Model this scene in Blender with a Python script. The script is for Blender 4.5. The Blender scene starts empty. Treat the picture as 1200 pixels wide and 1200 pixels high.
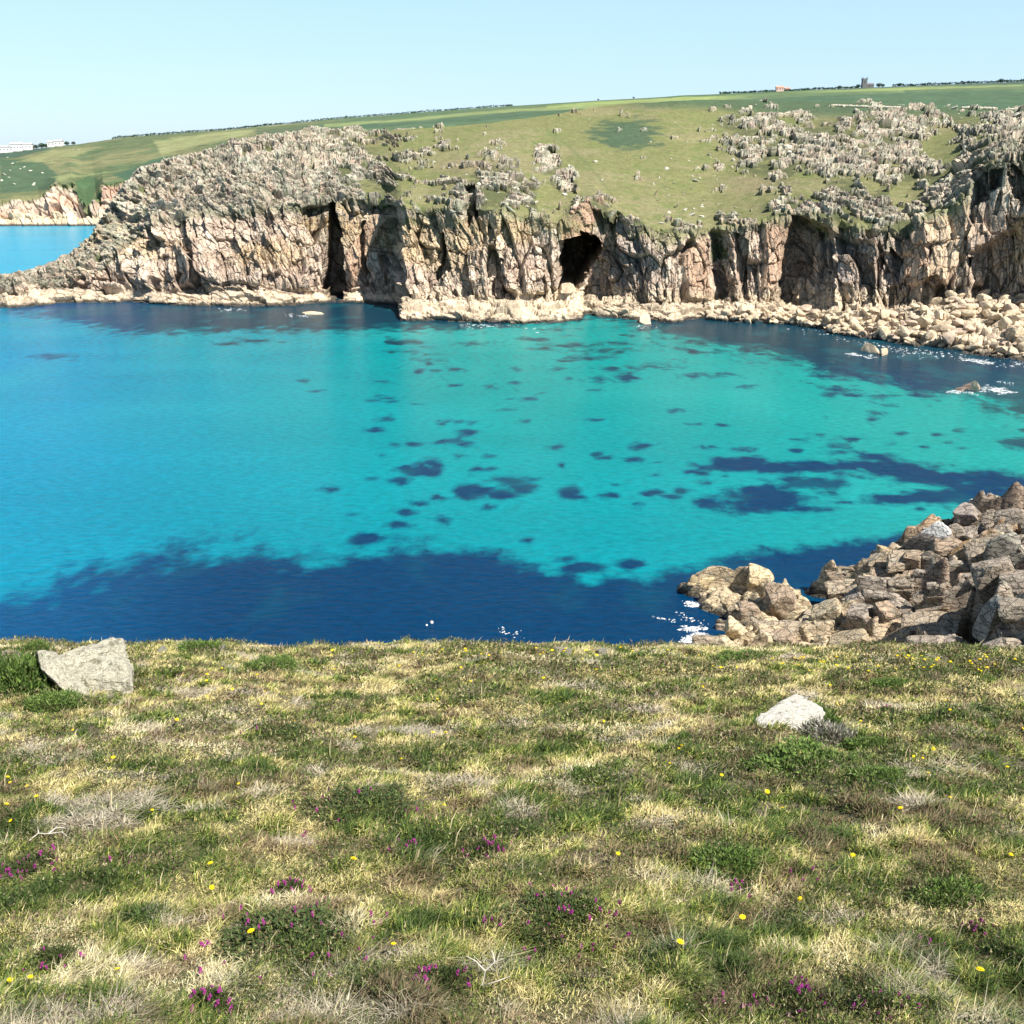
import bpy, bmesh, math, random
import numpy as np
from mathutils import Vector, Matrix, Euler
R = math.radians
random.seed(7)
RNG = np.random.default_rng(11)
scene = bpy.context.scene
COL = scene.collection

# ------------------------------------------------------------------ camera frame (photo is 1200 x 1200)
H = 52.0
PITCH = math.atan(418 / 1200)
SP, CP = math.sin(PITCH), math.cos(PITCH)

def kg(px, py):
    """pixel -> (X/Y, (Z-H)/Y)"""
    px = np.asarray(px, float); py = np.asarray(py, float)
    cx = (px - 600) / 1200; cy = (600 - py) / 1200
    den = CP + cy * SP
    return cx / den, (-SP + cy * CP) / den

def pix(X, Y, Z):
    """world -> photo pixel"""
    z = Z - H
    dep = Y * CP - z * SP
    up = Y * SP + z * CP
    dep = np.maximum(dep, 1e-3)
    return 600 + 1200 * X / dep, 600 - 1200 * up / dep

def at_z(px, py, z):
    k, g = kg(px, py)
    D = (z - H) / g
    return Vector((float(k * D), float(D), float(z)))

def at_d(px, py, D):
    k, g = kg(px, py)
    return Vector((float(k * D), float(D), float(H + g * D)))

# ------------------------------------------------------------------ numpy noise
def hsh(ix, iy, s):
    n = (ix.astype(np.int64) * 374761393 + iy.astype(np.int64) * 668265263 + s * 982451653) & 0xffffffff
    n = ((n ^ (n >> 13)) * 1274126177) & 0xffffffff
    n = ((n ^ (n >> 15)) * 2246822519) & 0xffffffff
    n = n ^ (n >> 13)
    return (n & 0xffffff) / float(0x1000000)

def vnoise(x, y, s=0):
    ix = np.floor(x).astype(np.int64); iy = np.floor(y).astype(np.int64)
    fx = x - ix; fy = y - iy
    fx = fx * fx * (3 - 2 * fx); fy = fy * fy * (3 - 2 * fy)
    a = hsh(ix, iy, s); b = hsh(ix + 1, iy, s); c = hsh(ix, iy + 1, s); d = hsh(ix + 1, iy + 1, s)
    return (a + (b - a) * fx) * (1 - fy) + (c + (d - c) * fx) * fy

def fbm(x, y, s=0, o=4, g=0.5):
    t = 0; a = 1; n = 0
    for i in range(o):
        t = t + a * vnoise(x * 2 ** i + 13.7 * i, y * 2 ** i + 7.1 * i, s + i); n += a; a *= g
    return t / n

def voro(x, y, s=0, jit=0.9):
    ix = np.floor(x).astype(np.int64); iy = np.floor(y).astype(np.int64)
    f1 = np.full(x.shape, 9.0); f2 = np.full(x.shape, 9.0)
    cx = np.zeros(x.shape, np.int64); cy = np.zeros(x.shape, np.int64)
    ox = np.zeros(x.shape); oy = np.zeros(x.shape)
    for i in (-1, 0, 1):
        for j in (-1, 0, 1):
            a = ix + i; b = iy + j
            px = a + 0.5 + jit * (hsh(a, b, s) - 0.5); py = b + 0.5 + jit * (hsh(a, b, s + 1) - 0.5)
            dx = x - px; dy = y - py
            d = (np.abs(dx) ** 5 + np.abs(dy) ** 5) ** .2
            m = d < f1
            f2 = np.where(m, f1, np.minimum(f2, d))
            f1 = np.where(m, d, f1)
            cx = np.where(m, a, cx); cy = np.where(m, b, cy)
            ox = np.where(m, dx, ox); oy = np.where(m, dy, oy)
    return f1, f2 - f1, cx, cy, ox, oy

def blocks(x, y, s, tilt=0.8, crack=0.12, cdepth=0.6):
    """jointed rock: every cell its own level and tilt, a crack along the joints"""
    f1, e, cx, cy, ox, oy = voro(x, y, s)
    r = hsh(cx, cy, s + 5)
    tx = hsh(cx, cy, s + 6) - 0.5; ty = hsh(cx, cy, s + 7) - 0.5
    h = (r - 0.5) + tilt * (tx * ox + ty * oy) - cdepth * np.exp(-(e / crack) ** 2)
    return h, r, e

def ledge(x, y, s, crack=0.06, cdepth=0.4, up=1.0):
    """blocks with a steep seaward edge that taper into the slope behind"""
    f1, e, cx, cy, ox, oy = voro(x, y, s)
    r = hsh(cx, cy, s + 5); tx = hsh(cx, cy, s + 6) - .5; ty = hsh(cx, cy, s + 7) - .5
    h = (.25 + .9 * r) * (.55 - up * (.85 + ty) * oy + .9 * tx * ox) - cdepth * np.exp(-(e / crack) ** 2)
    return h, r, e

def sm(a, b, x):
    t = np.clip((x - a) / (b - a), 0, 1)
    return t * t * (3 - 2 * t)

def mixc(c, col, m):
    return c * (1 - m[..., None]) + np.asarray(col) * m[..., None]

def poly_sd(px, py, poly):
    """signed distance in pixels to polygon, positive inside"""
    n = len(poly); d = np.full(px.shape, 1e9); ins = np.zeros(px.shape, bool)
    for i in range(n):
        x0, y0 = poly[i]; x1, y1 = poly[(i + 1) % n]
        ex, ey = x1 - x0, y1 - y0
        t = np.clip(((px - x0) * ex + (py - y0) * ey) / (ex * ex + ey * ey + 1e-9), 0, 1)
        d = np.minimum(d, np.hypot(px - x0 - t * ex, py - y0 - t * ey))
        if y0 != y1:
            c = ((y0 > py) != (y1 > py)) & (px < (x1 - x0) * (py - y0) / (y1 - y0) + x0)
            ins ^= c
    return np.where(ins, d, -d)

# ------------------------------------------------------------------ mesh + object helpers
def raw_mesh(name, V, F, colors=None, smooth=False):
    """V (n,3); F list of (m,k) int arrays (all faces of one arity per array)"""
    me = bpy.data.meshes.new(name)
    V = np.ascontiguousarray(V, np.float32)
    me.vertices.add(len(V)); me.vertices.foreach_set('co', V.ravel())
    if not isinstance(F, list): F = [F]
    loops = np.concatenate([f.ravel() for f in F]).astype(np.int32)
    tot = np.concatenate([np.full(len(f), f.shape[1], np.int32) for f in F])
    start = np.concatenate([[0], np.cumsum(tot)[:-1]]).astype(np.int32)
    me.loops.add(len(loops)); me.loops.foreach_set('vertex_index', loops)
    me.polygons.add(len(tot)); me.polygons.foreach_set('loop_start', start)
    me.polygons.foreach_set('use_smooth', np.full(len(tot), smooth, bool))
    if colors is not None:
        a = me.attributes.new('Col', 'FLOAT_COLOR', 'POINT')
        c = np.ones((len(V), 4), np.float32); c[:, :3] = colors
        a.data.foreach_set('color', c.ravel())
    me.update(calc_edges=True)
    return me

def add_attr(me, name, vals):
    a = me.attributes.new(name, 'FLOAT', 'POINT')
    a.data.foreach_set('value', np.ascontiguousarray(vals, np.float32).ravel())

def grid_faces(nr, nc):
    i = np.arange(nr * nc).reshape(nr, nc)
    return np.stack([i[:-1, :-1], i[:-1, 1:], i[1:, 1:], i[1:, :-1]], -1).reshape(-1, 4)

def link(name, me, mat=None, parent=None, loc=None):
    o = bpy.data.objects.new(name, me); COL.objects.link(o)
    if mat and me is not None and not me.materials: me.materials.append(mat)
    if parent: o.parent = parent
    if loc is not None: o.location = loc
    return o

def tag(o, label=None, cat=None, group=None, kind=None):
    if label: o['label'] = label
    if cat: o['category'] = cat
    if group: o['group'] = group
    if kind: o['kind'] = kind
    return o

def empty(name, loc):
    o = bpy.data.objects.new(name, None); COL.objects.link(o); o.location = loc; o.empty_display_size = 0.1
    return o

def copy_tree(o, loc=None, rot=None, scale=None):
    c = o.copy(); COL.objects.link(c)
    for ch in list(o.children):
        d = ch.copy(); COL.objects.link(d); d.parent = c
        for gch in list(ch.children):
            e = gch.copy(); COL.objects.link(e); e.parent = d
    if loc is not None: c.location = loc
    if rot is not None: c.rotation_euler = rot
    if scale is not None: c.scale = scale if hasattr(scale, '__len__') else (scale,) * 3
    return c

# ------------------------------------------------------------------ materials
def new_mat(name):
    m = bpy.data.materials.new(name); m.use_nodes = True
    nt = m.node_tree; b = nt.nodes['Principled BSDF']
    return m, nt, b

def surf_mat(name, color=None, s1=2.0, s2=9.0, var=0.35, bump=0.4, bdist=0.1, rough=0.9, spec=0.2, stretch=(1, 1, 1), mottle=None, transl=0.0, joints=None):
    """base colour (vertex attribute or constant) varied by two noises, with bump"""
    m, nt, b = new_mat(name)
    N, L = nt.nodes, nt.links
    tc = N.new('ShaderNodeNewGeometry')
    mp = N.new('ShaderNodeMapping'); mp.inputs['Scale'].default_value = stretch
    if color is None:
        L.new(tc.outputs['Position'], mp.inputs['Vector'])
    else:
        to = N.new('ShaderNodeTexCoord'); L.new(to.outputs['Object'], mp.inputs['Vector'])
    n1 = N.new('ShaderNodeTexNoise'); n1.inputs['Scale'].default_value = s1; n1.inputs['Detail'].default_value = 5; n1.inputs['Roughness'].default_value = 0.65
    n2 = N.new('ShaderNodeTexNoise'); n2.inputs['Scale'].default_value = s2; n2.inputs['Detail'].default_value = 4; n2.inputs['Roughness'].default_value = 0.7
    L.new(mp.outputs[0], n1.inputs['Vector']); L.new(mp.outputs[0], n2.inputs['Vector'])
    ad = N.new('ShaderNodeMath'); ad.operation = 'ADD'; L.new(n1.outputs['Fac'], ad.inputs[0]); L.new(n2.outputs['Fac'], ad.inputs[1])
    mr = N.new('ShaderNodeMapRange'); mr.inputs['From Min'].default_value = 0.72; mr.inputs['From Max'].default_value = 1.28
    mr.inputs['To Min'].default_value = 1 - var; mr.inputs['To Max'].default_value = 1 + var
    L.new(ad.outputs[0], mr.inputs['Value'])
    if color is None:
        at = N.new('ShaderNodeAttribute'); at.attribute_name = 'Col'; src = at.outputs['Color']
    else:
        rg = N.new('ShaderNodeRGB'); rg.outputs[0].default_value = (*color, 1); src = rg.outputs[0]
    if mottle:
        nm = N.new('ShaderNodeTexNoise'); nm.inputs['Scale'].default_value = mottle[1]; nm.inputs['Detail'].default_value = 6; nm.inputs['Roughness'].default_value = 0.7
        L.new(mp.outputs[0], nm.inputs['Vector'])
        mm = N.new('ShaderNodeMapRange'); mm.inputs['From Min'].default_value = mottle[2]; mm.inputs['From Max'].default_value = mottle[2] + 0.08
        mm.inputs['To Max'].default_value = mottle[3]
        L.new(nm.outputs['Fac'], mm.inputs['Value'])
        mx = N.new('ShaderNodeMix'); mx.data_type = 'RGBA'; L.new(mm.outputs[0], mx.inputs['Factor'])
        L.new(src, mx.inputs[6]); mx.inputs[7].default_value = (*mottle[0], 1); src = mx.outputs[2]
    vm = N.new('ShaderNodeVectorMath'); vm.operation = 'SCALE'; L.new(src, vm.inputs[0]); L.new(mr.outputs[0], vm.inputs['Scale'])
    L.new(vm.outputs[0], b.inputs['Base Color'])
    b.inputs['Roughness'].default_value = rough; b.inputs['Specular IOR Level'].default_value = spec
    jb = None
    if joints:
        nw = N.new('ShaderNodeTexNoise'); nw.inputs['Scale'].default_value = joints[4]; nw.inputs['Detail'].default_value = 3
        L.new(tc.outputs['Position'], nw.inputs['Vector'])
        wv = N.new('ShaderNodeVectorMath'); wv.operation = 'SCALE'; wv.inputs['Scale'].default_value = joints[3]; L.new(nw.outputs['Color'], wv.inputs[0])
        av = N.new('ShaderNodeVectorMath'); av.operation = 'ADD'; L.new(tc.outputs['Position'], av.inputs[0]); L.new(wv.outputs[0], av.inputs[1])
        mj = N.new('ShaderNodeMapping'); mj.inputs['Scale'].default_value = joints[0]; mj.inputs['Rotation'].default_value = (0, R(9), R(-24)); L.new(av.outputs[0], mj.inputs['Vector'])
        vj = N.new('ShaderNodeTexVoronoi'); vj.feature = 'DISTANCE_TO_EDGE'; vj.inputs['Scale'].default_value = 1; L.new(mj.outputs[0], vj.inputs['Vector'])
        rj = N.new('ShaderNodeMapRange'); rj.inputs['From Max'].default_value = joints[1]; L.new(vj.outputs['Distance'], rj.inputs['Value'])
        jb = N.new('ShaderNodeBump'); jb.inputs['Strength'].default_value = 1; jb.inputs['Distance'].default_value = joints[2]; L.new(rj.outputs[0], jb.inputs['Height'])
        if len(joints) > 5:
            ra = N.new('ShaderNodeAttribute'); ra.attribute_name = joints[5]; L.new(ra.outputs['Fac'], jb.inputs['Strength'])
    if bump:
        bp = N.new('ShaderNodeBump'); bp.inputs['Strength'].default_value = bump; bp.inputs['Distance'].default_value = bdist
        L.new(ad.outputs[0], bp.inputs['Height']); L.new(bp.outputs[0], b.inputs['Normal'])
        if jb: L.new(jb.outputs[0], bp.inputs['Normal'])
    if transl:
        tr = N.new('ShaderNodeBsdfTranslucent'); L.new(vm.outputs[0], tr.inputs['Color'])
        ms = N.new('ShaderNodeMixShader'); ms.inputs[0].default_value = transl
        L.new(b.outputs[0], ms.inputs[1]); L.new(tr.outputs[0], ms.inputs[2]); L.new(ms.outputs[0], N['Material Output'].inputs['Surface'])
    return m

M_land = surf_mat('cliff_and_turf', None, 0.55, 2.6, 0.32, 0.8, 0.5, stretch=(1, 1, 0.6), joints=((.36, .36, .20), .055, .8, 1.6, .25, 'rock'))
M_far = surf_mat('far_turf', None, 0.05, 0.35, 0.22, 0.5, 1.5)
M_nearrock = surf_mat('shore_granite', None, 1.2, 6.0, 0.42, 0.9, 0.18, mottle=((0.30, 0.30, 0.25), 0.8, 0.54, 0.55), joints=((.55, 1.0, 1.9), .07, .35, .9, .8))
M_soil = surf_mat('turf_soil', None, 30, 160, 0.6, 1.0, 0.012)
M_grass = surf_mat('grass_blades', None, 6, 30, 0.18, 0, rough=0.6, spec=0.25, transl=0.3)
M_leaf = surf_mat('heath_leaves', None, 10, 60, 0.25, 0, rough=0.7, spec=0.15, transl=0.2)
M_boulder = surf_mat('beach_granite', (0.54, 0.43, 0.295), 1.2, 5, 0.34, 0.6, 0.12)
M_boulder2 = surf_mat('pink_beach_granite', (0.44, 0.34, 0.255), 1.2, 5, 0.34, 0.6, 0.12)
M_hillrock = surf_mat('hill_granite', (0.50, 0.48, 0.40), 1.2, 5, 0.25, 0.6, 0.12)
M_wetrock = surf_mat('wet_granite', (0.20, 0.15, 0.12), 1.2, 5, 0.5, 0.6, 0.1, rough=0.5)
M_white_rock = surf_mat('lichen_white_granite', (0.58, 0.54, 0.42), 6, 38, 0.40, 1.0, 0.06, mottle=((0.17, 0.16, 0.11), 7, 0.545, 0.7))
M_whiter_rock = surf_mat('white_lichened_stone', (0.84, 0.80, 0.70), 8, 40, 0.30, 0.8, 0.04, mottle=((0.14, 0.13, 0.09), 3.6, 0.56, 0.75))
M_petal = surf_mat('yellow_petal', (0.85, 0.62, 0.01), 40, 90, 0.1, 0, rough=0.6)
M_stem = surf_mat('flower_stem', (0.16, 0.20, 0.05), 40, 90, 0.2, 0)
M_magenta = surf_mat('heather_bell', (0.36, 0.045, 0.25), 60, 160, 0.3, 0, rough=0.6, transl=0.2)
M_twig = surf_mat('bleached_wood', (0.55, 0.50, 0.42), 30, 120, 0.25, 0.4, 0.002)
M_whitewall = surf_mat('white_render', (0.80, 0.78, 0.74), 0.3, 1.5, 0.08, 0)
M_slate = surf_mat('slate_roof', (0.40, 0.38, 0.38), 0.3, 1.5, 0.15, 0)
M_pinkwall = surf_mat('pink_render', (0.66, 0.46, 0.38), 0.3, 1.5, 0.08, 0)
M_tile = surf_mat('tiled_roof', (0.55, 0.30, 0.22), 0.3, 1.5, 0.12, 0)
M_towerst = surf_mat('tower_stone', (0.16, 0.16, 0.16), 0.4, 2, 0.2, 0.2)
M_glass = surf_mat('window_glass', (0.05, 0.06, 0.08), 1, 2, 0.05, 0, rough=0.2, spec=0.5)
M_crown = surf_mat('tree_crown', (0.045, 0.085, 0.045), 0.3, 1.2, 0.3, 0)
M_bark = surf_mat('tree_bark', (0.12, 0.09, 0.06), 1, 3, 0.2, 0)
M_wallst = surf_mat('dry_stone', (0.50, 0.46, 0.36), 0.5, 2.5, 0.25, 0.4, 0.2)
M_buoyw = surf_mat('white_buoy_plastic', (0.85, 0.82, 0.80), 3, 8, 0.05, 0, rough=0.4)
M_buoyr = surf_mat('red_buoy_plastic', (0.45, 0.06, 0.05), 3, 8, 0.1, 0, rough=0.4)
M_foam = surf_mat('sea_foam', (0.9, 0.92, 0.92), 3, 9, 0.08, 0.3, 0.05, rough=0.7)

# ================================================================== SHEETS in (X/Y, profile) space
def sheet(st, counts, cols_px, ref_py):
    """st: rows (px, [(py, D), ...]). Returns X, Y, Z arrays (rows, cols)"""
    pxs = np.array([s[0] for s in st], float)
    nC = len(st[0][1])
    kcols = kg(cols_px, np.full(len(cols_px), ref_py))[0]
    kst = kg(pxs, np.full(len(pxs), ref_py))[0]
    Dc = []; Zc = []
    for j in range(nC):
        py = np.array([s[1][j][0] for s in st], float); D = np.array([s[1][j][1] for s in st], float)
        g = kg(600, py)[1]
        kj = kst
        Dc.append(np.interp(kcols, kj, D)); Zc.append(np.interp(kcols, kj, H + g * D))
    rowsD = []; rowsZ = []; seg = []
    for j in range(nC - 1):
        n = counts[j]
        t = np.linspace(0, 1, n, endpoint=(j == nC - 2))[:, None]
        rowsD.append(Dc[j] * (1 - t) + Dc[j + 1] * t); rowsZ.append(Zc[j] * (1 - t) + Zc[j + 1] * t)
        seg.append(j + t[:, 0])
    D = np.concatenate(rowsD); Z = np.concatenate(rowsZ); seg = np.concatenate(seg)
    return kcols, D, Z, seg

def normals(X, Y, Z):
    P = np.stack([X, Y, Z], -1)
    du = np.gradient(P, axis=1); dv = np.gradient(P, axis=0)
    n = np.cross(du, dv); n /= np.linalg.norm(n, axis=-1, keepdims=True) + 1e-9
    return n      # points to the camera / up when rows go up and away, columns to the right

# ------------------------------------------------------------------ the headland across the cove
def Dw(py): return float((0 - H) / kg(600, py)[1])
def S(px, yw, c1, cb, c2, c3, c4, c5d=60):
    d0 = Dw(yw)
    row = [(yw + 2, None)]
    out = []
    g = kg(600, yw)[1]
    # first curve sits 3 m below the sea, a little towards the viewer
    D = d0 - 2.0; z = -3.0
    cyv = None
    out.append(('z', D, z)); out.append(('z', d0, 0.0))
    for (py, dd) in (c1, cb, c2, c3, c4):
        DD = d0 + dd
        out.append(('z', DD, H + float(kg(600, py)[1]) * DD))
    out.append(('z', out[-1][1] + 12, out[-1][2] + 0.0))
    out.append(('z', out[-1][1] + c5d, out[-1][2] - 22))
    return px, out
near = [
 S(-70, 358, (350,3),(346,5),(342,7),(338,9),(334,12),15),
 S(0, 361, (350,5),(346,7),(338,10),(331,14),(327,18),15),
 S(30, 359, (348,5),(344,7),(335,10),(326,14),(320,18),15),
 S(60, 356, (345,5),(341,7),(330,10),(318,15),(309,20),20),
 S(104, 355, (344,5),(340,7),(318,11),(300,19),(291,26),25),
 S(128, 355, (343,5),(339,7),(306,12),(282,24),(262,32),30),
 S(147, 355, (343,5),(339,7),(285,17),(258,31),(228,42),30),
 S(172, 357, (343,5),(339,7),(262,21),(236,38),(196,56),40),
 S(200, 358, (345,5),(341,7),(256,22),(228,41),(190,62),50),
 S(250, 359, (345,5),(341,7),(250,23),(216,48),(176,80),60),
 S(300, 360, (347,5),(342,7),(243,23),(204,50),(162,95)),
 S(350, 358, (346,5),(342,7),(238,18),(200,48),(154,100)),
 S(385, 354, (346,4),(342,6),(238,13),(200,40),(152,110)),
 S(420, 355, (345,5),(341,7),(230,14),(192,50),(153,125)),
 S(461, 357, (347,5),(342,7),(238,13),(195,58),(154,130)),
 S(467, 376, (364,4),(347,22),(240,30),(198,78),(153,150)),
 S(500, 376, (364,4),(348,20),(246,30),(205,75),(150,150)),
 S(550, 378, (366,4),(350,18),(240,30),(196,68),(147,160)),
 S(600, 380, (367,4),(350,20),(250,30),(205,64),(141,170)),
 S(655, 378, (366,4),(348,20),(262,29),(222,60),(133,185)),
 S(678, 377, (366,4),(349,19),(252,28),(216,60),(128,188)),
 S(690, 370, (363,3),(352,10),(238,20),(208,55),(125,190)),
 S(740, 375, (366,3),(355,10),(262,22),(222,60),(121,190)),
 S(790, 378, (366,4),(355,12),(274,22),(228,65),(118,195)),
 S(830, 374, (365,3),(353,9),(272,18),(225,65),(117,200)),
 S(870, 378, (365,4),(353,10),(266,20),(222,65),(118,200)),
 S(930, 380, (366,5),(353,13),(246,22),(205,65),(119,200)),
 S(1000, 393, (377,6),(360,18),(265,28),(210,70),(121,205)),
 S(1060, 402, (385,8),(360,24),(272,34),(215,75),(124,210)),
 S(1110, 410, (390,9),(352,30),(243,40),(195,80),(126,215)),
 S(1140, 414, (394,9),(348,33),(192,44),(172,80),(127,218)),
 S(1200, 421, (400,9),(350,36),(185,48),(163,85),(130,220)),
 S(1300, 435, (410,9),(352,38),(180,50),(160,90),(130,220)),
 S(1450, 455, (430,9),(365,38),(180,50),(160,90),(130,220)),
]
cols_px = np.concatenate([np.arange(-70, 1230, 0.85), np.arange(1230, 1450, 2.0)])
kc = kg(cols_px, np.full(len(cols_px), 300.0))[0]
kst = kg(np.array([s[0] for s in near], float), np.full(len(near), 300.0))[0]
counts = [8, 26, 34, 235, 120, 120, 6, 8]
def crv(j, c):
    v = np.interp(kc, kst, [s[1][j][c] for s in near])
    w_ = [0, 0, 2, 4, 14, 45, 45, 45, 45][j]
    if w_:
        kr = np.hanning(2 * w_ + 3)[1:-1]; kr /= kr.sum(); v = np.convolve(np.pad(v, w_, mode='edge'), kr, 'valid')
    return v
rowsD, rowsZ, seg = [], [], []
for j in range(len(counts)):
    n = counts[j]; t = np.linspace(0, 1, n, endpoint=(j == len(counts) - 1))[:, None]
    a = crv(j, 1); b = crv(j + 1, 1); za = crv(j, 2); zb = crv(j + 1, 2)
    rowsD.append(a * (1 - t) + b * t); rowsZ.append(za * (1 - t) + zb * t); seg.append(j + t[:, 0])
D = np.concatenate(rowsD); Z = np.concatenate(rowsZ); seg = np.concatenate(seg)
K = np.broadcast_to(kc, D.shape)
# the tip sinks into the sea beyond the left edge
tip = sm(-70, -35, cols_px)[None, :]
Z = Z * tip - 4 * (1 - tip)
X = K * D; Y = D.copy()
SEG = np.broadcast_to(seg[:, None], D.shape)
PX, PY = pix(X, Y, Z)
arc = np.concatenate([np.zeros((1, D.shape[1])), np.cumsum(np.hypot(np.diff(D, axis=0), np.diff(Z, axis=0)), 0)])
arc = arc - arc[68:69]                       # zero at the foot of the wall
A = K * 380.0
# zones
bench = sm(0.6, 1.1, SEG) * (1 - sm(2.85, 3.1, SEG))
wall = sm(2.8, 3.1, SEG) * (1 - sm(3.9, 4.12, SEG))
slope = sm(3.85, 4.1, SEG)
# where rock shows on the slope (design patches, in photo coordinates, then fixed to the ground)
edge = fbm(A / 9, arc / 9, 31, 4) - 0.5
def blob(cx, cy, rx, ry, p=1.0):
    return p * (1.25 - np.hypot((PX - cx) / rx, (PY - cy) / ry))
den = np.full(D.shape, -0.6)
PATCHES = [(20,320,110,50,1.5),(250,220,150,75,1.4),(150,250,60,60,1.4),(330,170,75,22,1.2),(325,215,52,38,1.2),(392,228,22,24,.8),(375,165,22,18,.9),
 (470,186,28,9,.35),(505,180,12,7,.3),(430,240,60,8,.5),(505,249,60,8,.6),(580,215,32,24,.95),(600,238,38,20,.9),(552,236,20,26,.95),
 (642,190,15,13,1.1),(662,213,17,13,1.0),(620,250,18,14,.5),(690,248,26,16,.9),(735,262,28,14,.6),(800,270,40,8,.4),(610,262,50,10,.5),
 (990,185,125,48,.82),(1050,150,120,22,.78),(900,165,60,24,.72),(885,185,20,20,.9),(1000,240,95,28,.66),(930,245,55,18,.6),(870,265,35,16,.5),
 (1060,255,50,28,.85),(1165,200,50,28,1.1),(1110,222,35,30,.5),(1190,150,38,22,.9),(1130,165,26,22,.7),(1080,190,45,25,.9),(880,145,55,16,.6),
 (1250,200,80,60,1.1),(1350,220,90,80,1.1)]
for p in PATCHES: den = np.maximum(den, blob(*p[:4], 1.0) + (p[4] - 1.0) * 0.9)
den = np.clip(den, -0.6, 1.2)
den -= 1.2 * (sm(0.55, 1.2, 1.25 - np.hypot((PX - 700) / 60, (PY - 190) / 60)))
keep_green = np.maximum.reduce([blob(1105,170,26,24), blob(1060,232,20,16), blob(1020,215,14,10), blob(945,215,26,16)*.8, blob(600,250,22,12), blob(640,235,12,22)])
den = np.where(keep_green > 0.3, den - 0.7, den)
d_edge = den + 1.5 * edge

# broad relief of the walls
big = (fbm(A / 26, arc / 60, 3, 3) - 0.5) * 9.0
wx = A + 1.6 * (fbm(A / 14, arc / 22, 41, 3) - 0.5) * 2
wz = arc + 3 * (fbm(A / 16, arc / 16, 45, 3) - 0.5)
lean = 0.18 * wz
hb1, r1, e1 = blocks((wx + lean) / 7.0, wz / 17, 100, 1.8, 0.03, 0.25)
hb2, r2, e2 = blocks((wx + lean * .9) / 2.6, wz / 6.0, 120, 1.5, 0.05, 0.35)
hb3, r3, e3 = blocks((wx + lean) / .95, wz / 2.3, 140, 1.2, 0.09, 0.35)
wdisp = big + hb1 * 5.6 + hb2 * 2.3 + hb3 * 0.65 + (fbm((wx + lean) / 1.3, wz / 6, 143, 3) - .5) * 1.4
# benches: lower, rounder, sloping seaward
hc1, q1, f1_ = blocks(wx / 8.0, wz / 4.5, 160, 1.4, 0.04, 0.3)
hc2, q2, f2_ = blocks(wx / 2.6, wz / 1.7, 180, 1.2, 0.08, 0.4)
bdisp = hc1 * 2.0 + hc2 * 0.8 + (fbm(A / 12, arc / 12, 9, 3) - .5) * 3.5
# slope outcrops: upright blocks
ox_ = wx + 0.14 * wz
ho1, s1_, g1_ = ledge(ox_ / 6.5, wz / 9.0, 200, .04, .2)
ho2, s2_, g2_ = ledge(ox_ / 2.6, wz / 4.4, 220, .06, .3)
ho3, s3_, g3_ = ledge(ox_ / 1.15, wz / 1.9, 240, .10, .3)
# cell-level decision: stone or turf
iscell = sm(-0.05, 0.08, d_edge + .8 * (s2_ - 0.5) + 0.5 * (s1_ - 0.5) + 2.2 * (fbm(A / 5, arc / 7, 33, 4) - .5) - 0.42 + .25 * (PX < 400))
inner = sm(0, .8, d_edge)
odisp = iscell * (.1 + ho1 * (1.0 + 1.0 * inner) + ho2 * 1.25 + ho3 * .5) + 0.7 * (fbm(A / 7, arc / 7, 77, 4) - 0.5)
# massive rock on the left head: everything rock
headm = sm(0.45, 0.9, den) * (PX < 420)
odisp = odisp + headm * (hb2 * 1.4 + hb1 * 1.8 + (fbm(A / 12, arc / 18, 37, 3) - .5) * 10 - 1.5)
disp = wall * wdisp + bench * bdisp + slope * odisp
rockm = np.clip(wall + bench + (1 - sm(0.4, 1, SEG)), 0, 1)
rockm = np.maximum(rockm * (1 - slope), slope * iscell)
# turf creeping over the top of the wall
creep = sm(3.72, 4.0, SEG + 0.5 * edge) * (1 - sm(-0.1, 0.5, den))
rockm = rockm * (1 - 0.9 * creep * (1 - slope) * sm(.35, .6, fbm(A / 2.5, arc / 2.5, 66, 3) + .1))

# smooth slabs
def pm(poly, w=3.0, wob=2.0):
    wobn = (fbm(A / 2.2, arc / 3.0, 300, 3) - 0.5) * 2 * wob
    return sm(-w / 2, w / 2, poly_sd(PX, PY, poly) + wobn)
slabs = [[(897,262),(926,246),(918,300),(908,342),(893,338)], [(1086,250),(1120,238),(1140,215),(1128,300),(1110,330),(1085,330),(1092,290)],
         [(1150,232),(1180,215),(1185,300),(1150,325),(1130,300)], [(655,262),(690,236),(712,236),(690,275),(656,285)], [(800,300),(826,275),(832,330),(836,352),(808,352)],
         [(1056,280),(1085,262),(1090,330),(1060,335)], [(435,250),(455,250),(430,300),(412,335),(405,300)]]
sl = np.zeros(D.shape)
for p in slabs: sl = np.maximum(sl, pm(p, 4))
disp = disp * (1 - 0.72 * sl * wall) + sl * wall * (big * 0.2 + 1.2 + (hb2 * .6))
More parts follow.
